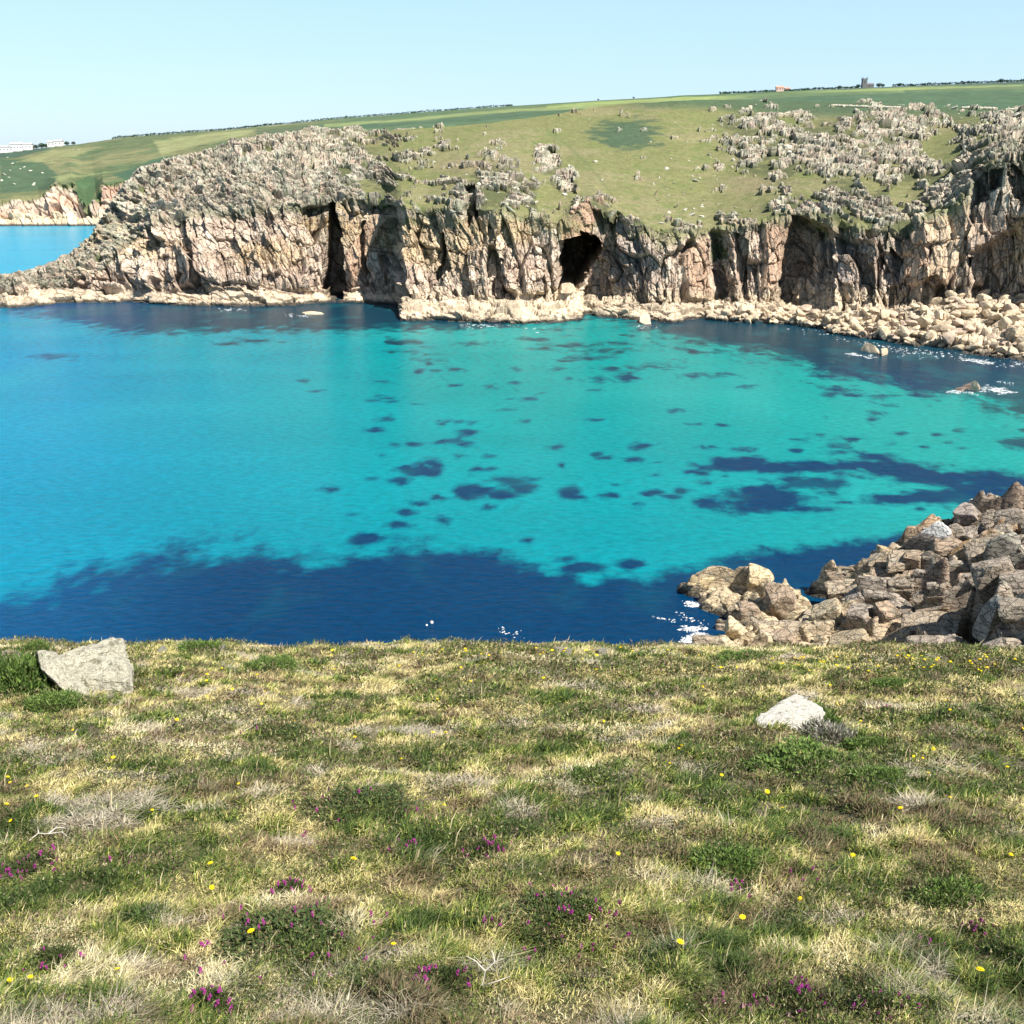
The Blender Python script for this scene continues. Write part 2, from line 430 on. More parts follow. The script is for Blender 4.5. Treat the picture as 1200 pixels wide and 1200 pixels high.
# recesses: (polygon, depth m, edge px, ramp)
push = np.zeros(D.shape)
REC = [([(385,238),(391,234),(398,268),(403,300),(402,352),(383,352),(382,300)], 22), ([(362,243),(386,240),(387,249),(364,251)], 4),
 ([(546,225),(556,222),(558,248),(548,266),(545,262)], 9), ([(513,272),(519,272),(520,302),(512,312)], 7), ([(504,318),(524,292),(526,314),(508,328)], 6),
 ([(654,284),(676,280),(677,272),(696,276),(702,288),(696,300),(684,325),(672,346),(653,346)], 70),
 ([(832,316),(846,322),(850,350),(849,358),(838,350)], 10), ([(860,272),(876,282),(878,352),(868,352),(862,320)], 5),
 ([(928,250),(945,258),(960,274),(950,300),(940,330),(932,362),(914,350),(912,320),(918,290)], 13),
 ([(985,302),(1004,296),(1024,308),(1026,364),(985,360)], 6), ([(1043,290),(1057,302),(1050,340),(1043,358)], 7),
 ([(1141,200),(1157,197),(1158,234),(1142,240)], 7), ([(1160,200),(1175,202),(1172,222),(1161,220)], 5), ([(1178,205),(1194,212),(1192,235),(1182,228)], 4),
 ([(1133,305),(1152,302),(1152,348),(1138,350)], 9), ([(1163,300),(1186,275),(1192,365),(1168,355)], 7), ([(1080,330),(1098,322),(1112,345),(1090,358),(1078,355)], 4),
 ([(230,312),(236,318),(244,345),(226,340)], 3.5), ([(421,262),(425,258),(430,318),(424,322)], 5), ([(444,300),(450,296),(455,330),(449,334)], 4), ([(585,305),(590,303),(594,342),(588,342)], 4),
 ([(1185,195),(1200,205),(1200,240),(1190,235)], 5), ([(637,178),(650,178),(655,196),(643,200)], 3.5), ([(655,210),(670,212),(676,228),(660,228)], 3)]
for poly, dep in REC:
    push = np.maximum(push, dep * pm(poly, 2.0 if dep < 50 else 1.2, 1.5 if dep < 50 else .7))
# left-facing returns, which stay in shade
RAMP = [([(696,250),(725,250),(760,300),(770,352),(690,352),(668,346),(700,290)], 668, 765, 15), ([(832,275),(852,275),(872,352),(836,358)], 832, 872, 9),
        ([(942,258),(985,275),(1000,360),(932,362)], 930, 1000, 10), ([(980,280),(1040,290),(1045,365),(985,360)], 982, 1045, 8), ([(1140,300),(1200,260),(1210,365),(1150,355)], 1135, 1210, 12),
        ([(1030,300),(1085,300),(1080,360),(1040,360)], 1040, 1080, 6)]
for poly, x0, x1, dep in RAMP:
    push = np.maximum(push, dep * pm(poly, 11, 3) * np.clip((x1 - PX) / (x1 - x0), 0, 1))
nrm = normals(X, Y, Z)
# blur the base normals
for _ in range(6):
    nrm[1:-1] = (nrm[:-2] + nrm[1:-1] + nrm[2:]) / 3
for _ in range(4):
    nrm[:, 1:-1] = (nrm[:, :-2] + nrm[:, 1:-1] + nrm[:, 2:]) / 3
nrm /= np.linalg.norm(nrm, axis=-1, keepdims=True)
fade = tip * (1 - sm(6.0, 6.9, SEG) * 0.7)
disp = disp * fade
Xn = X + nrm[..., 0] * disp; Yn = Y + nrm[..., 1] * disp; Zn = Z + nrm[..., 2] * disp
# recess pushed inland and slightly to the right, never up
Xn = Xn + push * (K * 1.0 + 0.10 * (push < 25)); Yn = Yn + push
# ---- colours
n1 = fbm(A / 6, arc / 6, 501, 4); n2 = fbm(A / 1.6, arc / 1.6, 511, 4); n3 = fbm(A / 30, arc / 14, 521, 4); n4 = fbm(A / 2.0, arc / 9, 531, 4)
c = np.zeros(D.shape + (3,)); c[:] = (0.49, 0.385, 0.30)                      # pale pink granite
c = mixc(c, (0.58, 0.48, 0.375), sm(.43, .66, n1))
c = mixc(c, (0.36, 0.26, 0.20), sm(.5, .7, n4) * .6)
c = mixc(c, (0.50, 0.36, 0.18), sm(.52, .66, n3) * sm(250, 262, PY) * (1 - sm(300, 330, PY)) * 0.5)   # orange lichen band
c = mixc(c, (0.50, 0.36, 0.18), sm(.35, .6, n2 + .15 * (n1 - .5)) * (1.0 - sm(.2, 1, np.hypot((PX - 385) / 90, (PY - 248) / 28))) * .6)
c = mixc(c, (0.52, 0.40, 0.24), sm(.3, .6, n2) * (1.0 - sm(.3, 1, np.hypot((PX - 575) / 60, (PY - 275) / 25))) * .7)
c = mixc(c, (0.50, 0.38, 0.21), sm(.3, .6, n2) * (1.0 - sm(.3, 1, np.hypot((PX - 170) / 90, (PY - 290) / 22))) * .55)
c = mixc(c, (0.50, 0.335, 0.225), sl * wall * (0.8 + .4 * (n2 - .5)))
c = mixc(c, (0.66, 0.50, 0.34), pm(slabs[1], 5) * .8)
c = mixc(c, (0.50, 0.31, 0.215), pm(slabs[3], 5) * .8)
c = mixc(c, (0.42, 0.34, 0.27), pm(slabs[2], 5) * .7)
pale_foot = sm(330, 352, PY + 14 * (n1 - .5)) * (SEG < 4)
c = mixc(c, (0.58, 0.47, 0.33), pale_foot * 0.8)
grey = slope * sm(.25, .5, n2) + wall * sm(265, 235, PY + 30 * (n1 - .5)) * .6
grey = np.clip(grey, 0, 1) * (1 - pm(slabs[3], 6))
gcol = np.array((0.33, 0.325, 0.255)) * (0.62 + 0.75 * s2_)[..., None]; gcol *= (.8 + .4 * s3_)[..., None]; gcol = mixc(gcol, (.43, .35, .26), sm(.5, .65, n1) * .6); gcol = mixc(gcol, (.16, .19, .11), sm(.56, .7, n2) * .5)
c = c * (1 - .85 * grey[..., None]) + gcol * .85 * grey[..., None]
shade_tone = np.maximum(wall * sm(700, 720, PX) * (1 - sm(760, 780, PX)), wall * sm(935, 960, PX) * (1 - sm(1050, 1060, PX)))  # left-facing wall stretches: their shade is painted into the colour too
c = mixc(c, (0.26, 0.23, 0.22), shade_tone * (1 - pale_foot) * .55 * sm(.3, .6, n1))
c *= (0.80 + 0.36 * r2)[..., None] * (0.85 + 0.3 * r3)[..., None] * (0.9 + .25 * (r1))[..., None]
# green streaks in the wall
gs = np.maximum(pm([(832,278),(844,272),(850,300),(846,318),(834,316)], 5), pm([(700,262),(712,240),(722,262),(706,285)], 6) * .7)
c = mixc(c, (0.06, 0.12, 0.04), gs * .85 * sm(.35, .5, n2))
# turf
tn = fbm(A / 22, arc / 16, 601, 5); tn2 = fbm(A / 4, arc / 3, 611, 5)
t = np.zeros_like(c); t[:] = (0.175, 0.18, 0.075)
t = mixc(t, (0.215, 0.20, 0.10), sm(.42, .66, tn))
t = mixc(t, (0.105, 0.135, 0.042), sm(.5, .75, tn2) * .7)
t = mixc(t, (0.26, 0.20, 0.13), (1 - sm(.3, 1, np.hypot((PX - 560) / 70, (PY - 195) / 12))) * .5 + (1 - sm(.3, 1, np.hypot((PX - 870) / 60, (PY - 215) / 14))) * .35)
t = mixc(t, (0.075, 0.085, 0.042), sm(.05, .35, den) * .75 * sm(.3, .5, tn2))  # heath between the rocks, painted darker to stand in for crevice shade
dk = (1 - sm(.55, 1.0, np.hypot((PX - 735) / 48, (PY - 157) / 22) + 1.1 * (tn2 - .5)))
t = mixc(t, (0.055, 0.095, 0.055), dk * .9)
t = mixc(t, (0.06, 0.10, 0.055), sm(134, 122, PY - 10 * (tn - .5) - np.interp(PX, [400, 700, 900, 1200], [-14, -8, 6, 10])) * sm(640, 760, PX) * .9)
path = np.abs(PY - np.interp(PX, [640, 665, 700, 720], [152, 170, 205, 232])) + 50 * (PX < 640) + 50 * (PX > 720)
t = mixc(t, (0.12, 0.15, 0.06), sm(4, 1, path) * .55)
t *= (.80 + .40 * tn2)[..., None]
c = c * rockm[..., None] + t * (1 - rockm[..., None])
# wet, weed-dark foot at the tide line
c = mixc(c, (0.05, 0.045, 0.04), sm(1.5, .5, Zn + 1.0 * (n2 - .5)) * .95)
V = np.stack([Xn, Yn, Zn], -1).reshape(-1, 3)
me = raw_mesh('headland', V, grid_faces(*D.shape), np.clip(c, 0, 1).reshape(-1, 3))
add_attr(me, 'rock', np.clip(rockm, 0, 1) * (SEG > 2.5) * .9)
tag(link('hill', me, M_land), 'granite cliffs and grassy slope across the cove', None, None, 'structure')
LXn, LYn, LZn = Xn, Yn, Zn; LPX, LPY = pix(Xn, Yn, Zn)
def on_hill(px, py):
    k = kg(px, py)[0]; j = int(np.clip(np.searchsorted(kc, k), 1, len(kc) - 2))
    col = np.abs(LPY[8:-14, j] - py); i = int(np.argmin(col)) + 8
    return Vector((LXn[i, j], LYn[i, j], LZn[i, j]))

# ------------------------------------------------------------------ farther headland and the heath up to the skyline
def F(px, d0, z0, c1, c2, c3, c4):
    if z0 == 0 and px < 250:
        dn = Dw(265); c1, c2, c3 = [(a_[0], a_[1] - d0 + dn) for a_ in (c1, c2, c3)]; d0 = dn
    out = [(d0 - 6, z0 - 4), (d0, z0)]
    for (py, DD) in (c1, c2, c3, c4): out.append((DD, H + float(kg(600, py)[1]) * DD))
    out.append((out[-1][0] + 900, out[-1][1] - 6)); out.append((out[-1][0] + 2500, out[-1][1] - 40))
    return px, out
far = [F(-400, 720, 0, (250,735), (240,760), (215,900), (195,1500)),
 F(-150, 715, 0, (257,727), (238,745), (212,880), (186,1450)),
 F(0, 713, 0, (256,722), (237,742), (208,860), (180,1400)),
 F(40, 713, 0, (255,722), (232,745), (206,860), (175,1400)),
 F(62, 712, 0, (255,722), (214,752), (203,860), (172,1400)),
 F(82, 712, 0, (254,722), (216,752), (200,860), (170,1400)),
 F(95, 712, 0, (254,722), (243,732), (204,860), (169,1400)),
 F(108, 712, 0, (253,722), (236,738), (205,850), (167,1400)),
 F(118, 712, 0, (252,722), (215,745), (203,840), (166,1400)),
 F(150, 712, 0, (252,722), (212,745), (200,830), (161,1400)),
 F(200, 712, 0, (252,722), (212,745), (190,830), (157,1400)),
 F(270, 700, 0, (250,715), (210,740), (176,820), (152,1400)),
 F(400, 560, -8, (230,600), (190,650), (158,720), (139,1400)),
 F(600, 600, 0, (200,640), (170,665), (146,720), (124,1400)),
 F(800, 610, 5, (190,640), (150,670), (124,720), (112,1400)),
 F(1000, 630, 10, (180,650), (150,680), (126,720), (103,1400)),
 F(1200, 640, 10, (180,660), (150,690), (133,730), (95,1400)),
 F(1500, 640, 10, (180,660), (150,690), (133,730), (88,1400))]
fcols = np.concatenate([np.linspace(-400, -30, 90), np.arange(-30, 180, .7), np.linspace(181, 1500, 620)])
fk = kg(fcols, np.full(len(fcols), 190.0))[0]; fs = kg(np.array([s[0] for s in far], float), np.full(len(far), 190.0))[0]
counts = [4, 16, 70, 90, 130, 12, 6]
rd, rz, sg = [], [], []
for j, n in enumerate(counts):
    t_ = np.linspace(0, 1, n, endpoint=(j == len(counts) - 1))[:, None]
    a = np.interp(fk, fs, [s[1][j][0] for s in far]); b = np.interp(fk, fs, [s[1][j + 1][0] for s in far])
    za = np.interp(fk, fs, [s[1][j][1] for s in far]); zb = np.interp(fk, fs, [s[1][j + 1][1] for s in far])
    if j == 4:
        # the heath flattens as it rises: smooth crown at the skyline
        rd.append(a * (1 - t_) + b * t_); rz.append(za * (1 - t_) + zb * t_ + 6 * np.sin(np.pi * t_) * 0.3)
    else:
        rd.append(a * (1 - t_) + b * t_); rz.append(za * (1 - t_) + zb * t_)
    sg.append(j + t_[:, 0])
D2 = np.concatenate(rd); Z2 = np.concatenate(rz); SG = np.broadcast_to(np.concatenate(sg)[:, None], D2.shape)
K2 = np.broadcast_to(fk, D2.shape); X2 = K2 * D2; Y2 = D2.copy()
PX2, PY2 = pix(X2, Y2, Z2)
arc2 = np.concatenate([np.zeros((1, D2.shape[1])), np.cumsum(np.hypot(np.diff(D2, axis=0), np.diff(Z2, axis=0)), 0)])
A2 = K2 * 720
w2 = sm(1.9, 2.1, SG) * (1 - sm(2.9, 3.1, SG)); b2 = sm(.8, 1.2, SG) * (1 - w2) * (1 - sm(2.9, 3.1, SG))
hh1, rr1, _ = blocks((A2 + .2 * arc2) / 9, arc2 / 26, 700, 1.6, .06, .5); hh2, rr2, _ = blocks(A2 / 3.5, arc2 / 9, 720, 1.2, .09, .6)
dd = w2 * ((fbm(A2 / 25, arc2 / 40, 730, 3) - .5) * 12 + hh1 * 5 + hh2 * 2.4) + b2 * (hh2 * 2) + sm(3, 3.2, SG) * (fbm(A2 / 30, arc2 / 40, 741, 4) - .5) * 3 * (1 - sm(4.6, 5, SG) * .6)
for poly, dep in [([(36,250),(38,243),(44,241),(48,250)], 8), ([(58,250),(60,242),(70,240),(72,250)], 10), ([(86,254),(90,240),(104,242),(107,254)], 12), ([(112,250),(114,232),(121,220),(119,240)], 7)]:
    dd = dd - dep * sm(-1, 1, poly_sd(PX2, PY2, poly)) * w2
nr2 = normals(X2, Y2, Z2)
X2 = X2 + nr2[..., 0] * dd; Y2 = Y2 + nr2[..., 1] * dd; Z2 = Z2 + nr2[..., 2] * dd
m1 = fbm(A2 / 14, arc2 / 12, 751, 4); m2 = fbm(A2 / 60, arc2 / 90, 761, 4); m3 = fbm(A2 / 5, arc2 / 9, 771, 4)
rk = np.zeros(D2.shape + (3,)); rk[:] = (.50, .40, .31)
rk = mixc(rk, (.56, .36, .25), sm(.5, .7, m1) * .7); rk = mixc(rk, (.52, .30, .20), sm(108, 122, PX2) * (1 - sm(240, 250, PY2)) * .6)
rk = mixc(rk, (.60, .50, .34), sm(249, 254, PY2) * .8)
rk *= (.8 + .4 * rr2)[..., None]
gr = np.zeros_like(rk); gr[:] = (.11, .135, .062)
gr = mixc(gr, (.18, .18, .085), sm(.45, .6, m2)); gr = mixc(gr, (.055, .10, .048), sm(.5, .62, m1) * .6)
def line(pts, w):
    return sm(w, w * .3, np.abs(PY2 - np.interp(PX2, [p[0] for p in pts], [p[1] for p in pts]))) * (PX2 > pts[0][0]) * (PX2 < pts[-1][0])
def patch(poly, w=1.5): return sm(-w, w, poly_sd(PX2, PY2, poly) + 4 * (m3 - .5))
gr = mixc(gr, (.055, .10, .055), patch([(0,218),(0,186),(50,190),(68,205),(62,222),(0,228)]) * .85)
gr = mixc(gr, (.24, .24, .11), patch([(20,190),(60,177),(110,176),(60,190)]) * .7)
gr = mixc(gr, (.045, .085, .06), patch([(-200,186),(52,172),(60,176),(20,184),(-200,200)]) * .9)
gr = mixc(gr, (.045, .095, .055), patch([(130,205),(190,184),(220,182),(215,196),(160,215)]) * .9)
gr = mixc(gr, (.055, .11, .05), patch([(88,212),(108,205),(118,212),(105,240),(90,240)]) * .8)
gr = mixc(gr, (.25, .26, .12), patch([(180,165),(270,153),(300,152),(290,158),(225,172),(190,182)]) * .8)
gr = mixc(gr, (.26, .28, .12), patch([(60,208),(170,196),(120,202),(70,212)]) * .5)
right = sm(330, 420, PX2)
gr = mixc(gr, (.075, .125, .065), right * .75)
gr = mixc(gr, (.045, .09, .055), patch([(300,158),(400,153),(560,142),(700,128),(700,123),(560,136),(400,146),(300,152)]) * .6)
gr = mixc(gr, (.21, .25, .10), line([(380,147),(450,143),(600,130),(850,116),(1010,109),(1060,107)], 2.6) * .8)
gr = mixc(gr, (.24, .29, .10), line([(640,126),(700,121),(850,113.5),(1000,106),(1200,99.5)], 2.4) * .85)
gr = mixc(gr, (.055, .085, .07), patch([(980,104),(1200,95),(1400,88),(1400,93),(1200,99),(990,105)]) * .8)
gr = mixc(gr, (.05, .095, .055), sm(820, 900, PX2) * sm(105, 110, PY2) * .7)
gr *= (.80 + .40 * m3)[..., None] * (.88 + .24 * m1)[..., None]
rkm = np.clip(w2 + b2 + (1 - sm(.4, 1.1, SG)), 0, 1)
rkm = rkm * (1 - sm(2.75, 3.0, SG + .5 * (m1 - .5)))
rkm *= (1 - .85 * patch([(90,214),(108,206),(112,232),(105,246),(92,238)]))
cc = rk * rkm[..., None] + gr * (1 - rkm[..., None])
cc = mixc(cc, (.05, .045, .045), sm(2.2, .8, Z2) * .95)
me = raw_mesh('heath', np.stack([X2, Y2, Z2], -1).reshape(-1, 3), grid_faces(*D2.shape), np.clip(cc, 0, 1).reshape(-1, 3), smooth=False)
tag(link('terrain', me, M_far), 'farther headland, fields and heath rising to the skyline', None, None, 'structure')
FPX, FPY = pix(X2, Y2, Z2)
def on_far(px, py):
    k = kg(px, py)[0]; j = int(np.clip(np.searchsorted(fk, k), 1, len(fk) - 2))
    i = int(np.argmin(np.abs(FPY[20:300, j] - py))) + 20
    return Vector((X2[i, j], Y2[i, j], Z2[i, j]))
def skyline(px):
    k = kg(px, 130)[0]; j = int(np.clip(np.searchsorted(fk, k), 1, len(fk) - 2))
    i = int(np.argmin(FPY[:312, j])); return Vector((X2[i, j], Y2[i, j], Z2[i, j]))

# ================================================================== WATER
ys = np.concatenate([[-20000, -5000, -1500, -500, -100, 0], np.arange(20, 100, 2), np.arange(100, 420, .7), np.arange(420, 720, 2.0), np.geomspace(722, 25000, 30)])
xs = np.concatenate([-np.geomspace(20000, 330, 16), np.arange(-320, 320, .8), np.geomspace(322, 20000, 16)])
WX, WY = np.meshgrid(xs, ys)
wpx, wpy = pix(WX, np.maximum(WY, 30), 0 * WX)
def el(cx, cy, rx, ry): return 1.0 - np.hypot((wpx - cx) / rx, (wpy - cy) / ry)
kelp_reflection = np.full(WX.shape, -3.0)
EL = [(852,543,20,8),(880,542,28,8),(915,548,55,8),(870,547,50,7),(955,546,40,8),(1010,545,50,8),(1050,552,70,10),(1110,560,75,11),(1165,566,50,10),(1110,582,70,12),(1150,575,60,14),(1060,585,48,8),(900,587,72,15),(880,580,45,12),(940,596,42,6),(955,567,40,8),(925,562,25,4),
 (1200,520,25,8),(1184,518,14,5),(985,530,28,4),(1020,537,30,6),(980,524,14,3),(1000,514,16,3),(955,510,8,2.5),(945,515,10,2.2),(1055,508,9,2),(1110,518,8,2),(1095,510,6,2),(870,527,14,3.5),(825,524,7,2),(815,545,8,3),(828,566,11,4),(798,575,11,4),(790,582,8,3),(773,576,9,3),(770,557,6,2),(805,553,6,2),(830,588,10,3),(965,578,16,4),
 (703,445,18,4),(735,443,16,4),(716,432,14,2.5),(682,420,26,2.5),(700,411,30,3),(675,405,25,3),(650,432,12,2),(725,403,20,2.2),(775,427,14,2.2),(778,430,22,2),(830,440,22,3.5),(870,452,12,2),(975,462,11,3),(1032,485,13,3.2),(1010,462,9,2),(640,409,16,2),(620,398,18,2),
 (500,422,13,2.5),(480,412,9,1.8),(500,407,12,1.8),(460,412,8,1.5),(560,403,20,2.5),(300,399,20,2.8),(268,403,10,1.5),(355,447,7,2),(372,459,8,1.8),(455,467,8,1.6),(464,470,7,1.8),(620,467,11,2),(632,462,7,1.5),(437,505,11,3.2),(463,521,14,3.6),(485,520,12,4),(550,508,17,3.6),(525,517,12,3),(545,521,10,3),(540,494,12,3),(520,497,7,2),
 (506,543,15,5),(490,552,26,6),(463,563,16,4.5),(440,561,9,3),(495,548,12,6),(555,576,24,8),(600,564,28,6),(615,572,22,8),(590,580,24,5),(560,550,10,3),(575,535,10,2.4),(575,549,8,2),(668,576,17,8),(680,582,10,4),(711,580,13,4.5),(520,611,14,4.5),(385,573,10,3),(476,602,12,4.5),(465,615,13,4),(412,603,7,2),(490,590,8,3),(662,656,12,5),(620,633,8,3),(740,660,14,5),(430,632,22,8),(680,665,20,6),
 (150,305,26,2.2),(60,418,20,2.6)]
er = random.Random(4)
for i in range(46): EL.append((er.uniform(430, 780), er.uniform(415, 605), er.uniform(4, 10), er.uniform(1.3, 2.8)))
for i in range(34): EL.append((er.uniform(780, 1170), er.uniform(480, 600), er.uniform(4, 10), er.uniform(1.3, 2.6)))
for e_ in EL: kelp_reflection = np.maximum(kelp_reflection, el(*e_) * np.clip(e_[3] / 3.2, .8, 2.4))
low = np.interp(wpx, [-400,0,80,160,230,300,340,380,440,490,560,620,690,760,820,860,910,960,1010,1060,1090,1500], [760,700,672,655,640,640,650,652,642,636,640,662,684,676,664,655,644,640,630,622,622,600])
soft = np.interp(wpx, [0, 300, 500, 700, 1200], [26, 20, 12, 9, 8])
kelp_reflection = np.maximum(kelp_reflection, (wpy - low) / soft)
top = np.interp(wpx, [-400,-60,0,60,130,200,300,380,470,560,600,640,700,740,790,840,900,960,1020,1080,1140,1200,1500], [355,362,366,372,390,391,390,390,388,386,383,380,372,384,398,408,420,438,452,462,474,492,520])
kelp_reflection = np.maximum(kelp_reflection, np.where((wpy > 300) & ~((wpx < 135) & (wpy < 348)), (top - wpy) / np.interp(wpx, [0, 400, 800, 1200], [9, 6, 9, 16]), -3))  # dark band below the cliffs: weed and depth, plus their reflection painted in
# loose small patches along the far side and the right
loose = fbm(WX / 9, WY / 13, 850, 4)
band = np.clip(1 - np.abs(wpy - (top + 12)) / 28, 0, 1) * (wpx > 450)
kelp_reflection = np.maximum(kelp_reflection, (loose - .62) * 9 * band - (1 - band) * 3)
kelp_reflection += (fbm(WX / 4.5, WY / 7, 860, 5, .6) - .5) * 2.8 + (fbm(WX / 1.7, WY / 3.2, 865, 3) - .5) * 1.6 - .12
kelp_reflection = np.clip(kelp_reflection, -3, 3)
left = sm(620, -40, wpx + .55 * (wpy - 500) * 0 + 60 * (fbm(WX / 60, WY / 60, 870, 3) - .5))
near_w = sm(380, 700, wpy)
wc = np.zeros(WX.shape + (3,)); wc[:] = (.0, .205, .198)
wc = mixc(wc, (.0, .163, .285), left * .95)
wc = mixc(wc, (.001, .165, .235), near_w * .6)
wc = mixc(wc, (.015, .25, .215), sm(700, 1150, wpx) * .55)
wc = mixc(wc, (.03, .30, .27), (fbm(WX / 25, WY / 40, 880, 4) - .35).clip(0, 1) * sm(560, 400, wpy) * .7)
wc = mixc(wc, (.0, .25, .38), (wpy < 335) * 1.0)
wc *= (.90 + .20 * fbm((WX + .4 * WY) / 35, WY / 12, 885, 4))[..., None]
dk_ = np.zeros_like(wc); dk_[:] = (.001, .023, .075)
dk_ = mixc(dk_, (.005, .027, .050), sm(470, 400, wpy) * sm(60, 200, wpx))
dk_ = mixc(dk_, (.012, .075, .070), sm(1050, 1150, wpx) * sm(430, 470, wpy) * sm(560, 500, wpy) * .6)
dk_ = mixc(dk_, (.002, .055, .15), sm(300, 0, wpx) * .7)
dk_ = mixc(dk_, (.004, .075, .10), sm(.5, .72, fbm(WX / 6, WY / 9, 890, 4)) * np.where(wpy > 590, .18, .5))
me = raw_mesh('sea', np.stack([WX, WY, 0 * WX], -1).reshape(-1, 3), grid_faces(*WX.shape), wc.reshape(-1, 3), smooth=True)
add_attr(me, 'kelp_reflection', kelp_reflection)
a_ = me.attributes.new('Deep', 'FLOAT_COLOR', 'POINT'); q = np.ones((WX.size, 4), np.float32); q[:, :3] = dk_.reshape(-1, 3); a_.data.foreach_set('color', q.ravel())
m, nt, b = new_mat('sea_water'); N, L = nt.nodes, nt.links
g_ = N.new('ShaderNodeNewGeometry')
ak = N.new('ShaderNodeAttribute'); ak.attribute_name = 'kelp_reflection'
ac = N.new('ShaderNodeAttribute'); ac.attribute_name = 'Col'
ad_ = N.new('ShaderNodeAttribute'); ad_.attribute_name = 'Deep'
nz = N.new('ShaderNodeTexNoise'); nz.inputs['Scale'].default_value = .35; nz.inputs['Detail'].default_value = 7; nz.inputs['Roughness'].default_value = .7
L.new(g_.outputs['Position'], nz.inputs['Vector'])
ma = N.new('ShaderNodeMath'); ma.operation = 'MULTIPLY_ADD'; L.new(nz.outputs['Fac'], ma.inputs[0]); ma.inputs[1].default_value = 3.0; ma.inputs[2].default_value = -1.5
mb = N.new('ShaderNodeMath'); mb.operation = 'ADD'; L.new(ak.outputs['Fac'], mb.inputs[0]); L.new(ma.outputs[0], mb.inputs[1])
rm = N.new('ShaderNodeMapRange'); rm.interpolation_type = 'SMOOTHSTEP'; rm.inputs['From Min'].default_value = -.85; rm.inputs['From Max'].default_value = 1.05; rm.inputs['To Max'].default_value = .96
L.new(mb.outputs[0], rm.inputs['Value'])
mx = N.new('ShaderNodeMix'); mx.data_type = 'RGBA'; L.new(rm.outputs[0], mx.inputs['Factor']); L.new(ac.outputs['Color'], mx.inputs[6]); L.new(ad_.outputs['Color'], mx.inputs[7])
# ripples
w1 = N.new('ShaderNodeTexNoise'); w1.inputs['Scale'].default_value = 1.0; w1.inputs['Detail'].default_value = 5; w1.inputs['Roughness'].default_value = .6
mpw = N.new('ShaderNodeMapping'); mpw.inputs['Scale'].default_value = (.55, 1.0, 1); mpw.inputs['Rotation'].default_value = (0, 0, R(14)); L.new(g_.outputs['Position'], mpw.inputs['Vector']); L.new(mpw.outputs[0], w1.inputs['Vector'])
w2n = N.new('ShaderNodeTexNoise'); w2n.inputs['Scale'].default_value = .16; w2n.inputs['Detail'].default_value = 3; L.new(mpw.outputs[0], w2n.inputs['Vector'])
# base colour lightened and darkened by the ripple noise
rc = N.new('ShaderNodeMapRange'); rc.inputs['From Min'].default_value = .35; rc.inputs['From Max'].default_value = .65; rc.inputs['To Min'].default_value = .86; rc.inputs['To Max'].default_value = 1.15
L.new(w1.outputs['Fac'], rc.inputs['Value'])
sc_ = N.new('ShaderNodeVectorMath'); sc_.operation = 'SCALE'; L.new(mx.outputs[2], sc_.inputs[0]); L.new(rc.outputs[0], sc_.inputs['Scale'])
L.new(sc_.outputs[0], b.inputs['Base Color'])
aw = N.new('ShaderNodeMath'); aw.operation = 'ADD'; L.new(w1.outputs['Fac'], aw.inputs[0]); L.new(w2n.outputs['Fac'], aw.inputs[1])
bw = N.new('ShaderNodeBump'); bw.inputs['Strength'].default_value = .7; bw.inputs['Distance'].default_value = .35; L.new(aw.outputs[0], bw.inputs['Height']); L.new(bw.outputs[0], b.inputs['Normal'])
b.inputs['Roughness'].default_value = .22; b.inputs['IOR'].default_value = 1.33; b.inputs['Specular IOR Level'].default_value = .07
tag(link('water', me, m), 'turquoise sea with dark weed beds and a painted cliff reflection', None, None, 'structure')

# ================================================================== ROCKY POINT at lower right
CT = []   # (px, py, z) control heights
SIL = [(797,688,.8),(820,684,2.0),(848,685,2.2),(872,682,2.4),(894,673,4.0),(910,686,2.4),(932,696,1.6),(949,676,1.6),(980,672,3.0),(1017,667,4.2),(1031,652,5.0),(1050,639,6.5),(1075,628,8),(1090,616,9.5),(1115,616,10),(1121,600,12),(1156,600,13),(1182,592,14.5),(1200,582,16),(1240,574,16),(1300,566,17)]
for px, py, z in SIL:
    z = z if z < 8 else 8 + (z - 8) * .55
    p = at_z(px, py, z); CT.append((p.x, p.y, z)); q = 1 + (5.5 + .5 * z) / p.y; CT.append((p.x * q, p.y * q, -3.0)); q = 1 + (16 + .5 * z) / p.y; CT.append((p.x * q, p.y * q, -6.0))
for px, py, z in [(760,700,-5),(775,740,-5),(800,725,-3),(808,752,-3),(790,790,-5),(830,715,.3),(850,703,.8),(870,712,.3),(900,707,2.2),(930,706,2.4),(860,733,.3),(840,735,-.3),(890,735,.6),(925,722,.9),(957,716,-1.2),(975,719,.5),
    (865,748,2.2),(845,764,1.6),(880,766,1.5),(905,752,3.0),(930,745,3.0),(950,768,2.5),(975,735,4),(1000,722,4),(1000,690,4.0),(1030,700,5),(1060,690,6.5),(1000,765,4),(1040,740,6.0),(1060,765,6),(1090,750,8),
    (1080,665,8),(1100,680,8.5),(1125,655,10.5),(1150,650,12),(1160,630,12.5),(1185,625,15),(1200,650,16),(1100,720,9),(1130,700,11),(1160,690,14),(1190,700,17),(1200,760,17),(1160,765,14),(1125,765,9.5),(1230,720,20),(1260,680,22),(1300,750,24),(1300,640,25),
    (900,830,2),(1000,850,5),(1100,850,9),(1200,850,15)]:
    z = z if z < 8 else 8 + (z - 8) * .55
    p = at_z(px, py, z); CT.append((p.x, p.y, z))
CT = np.array(CT)
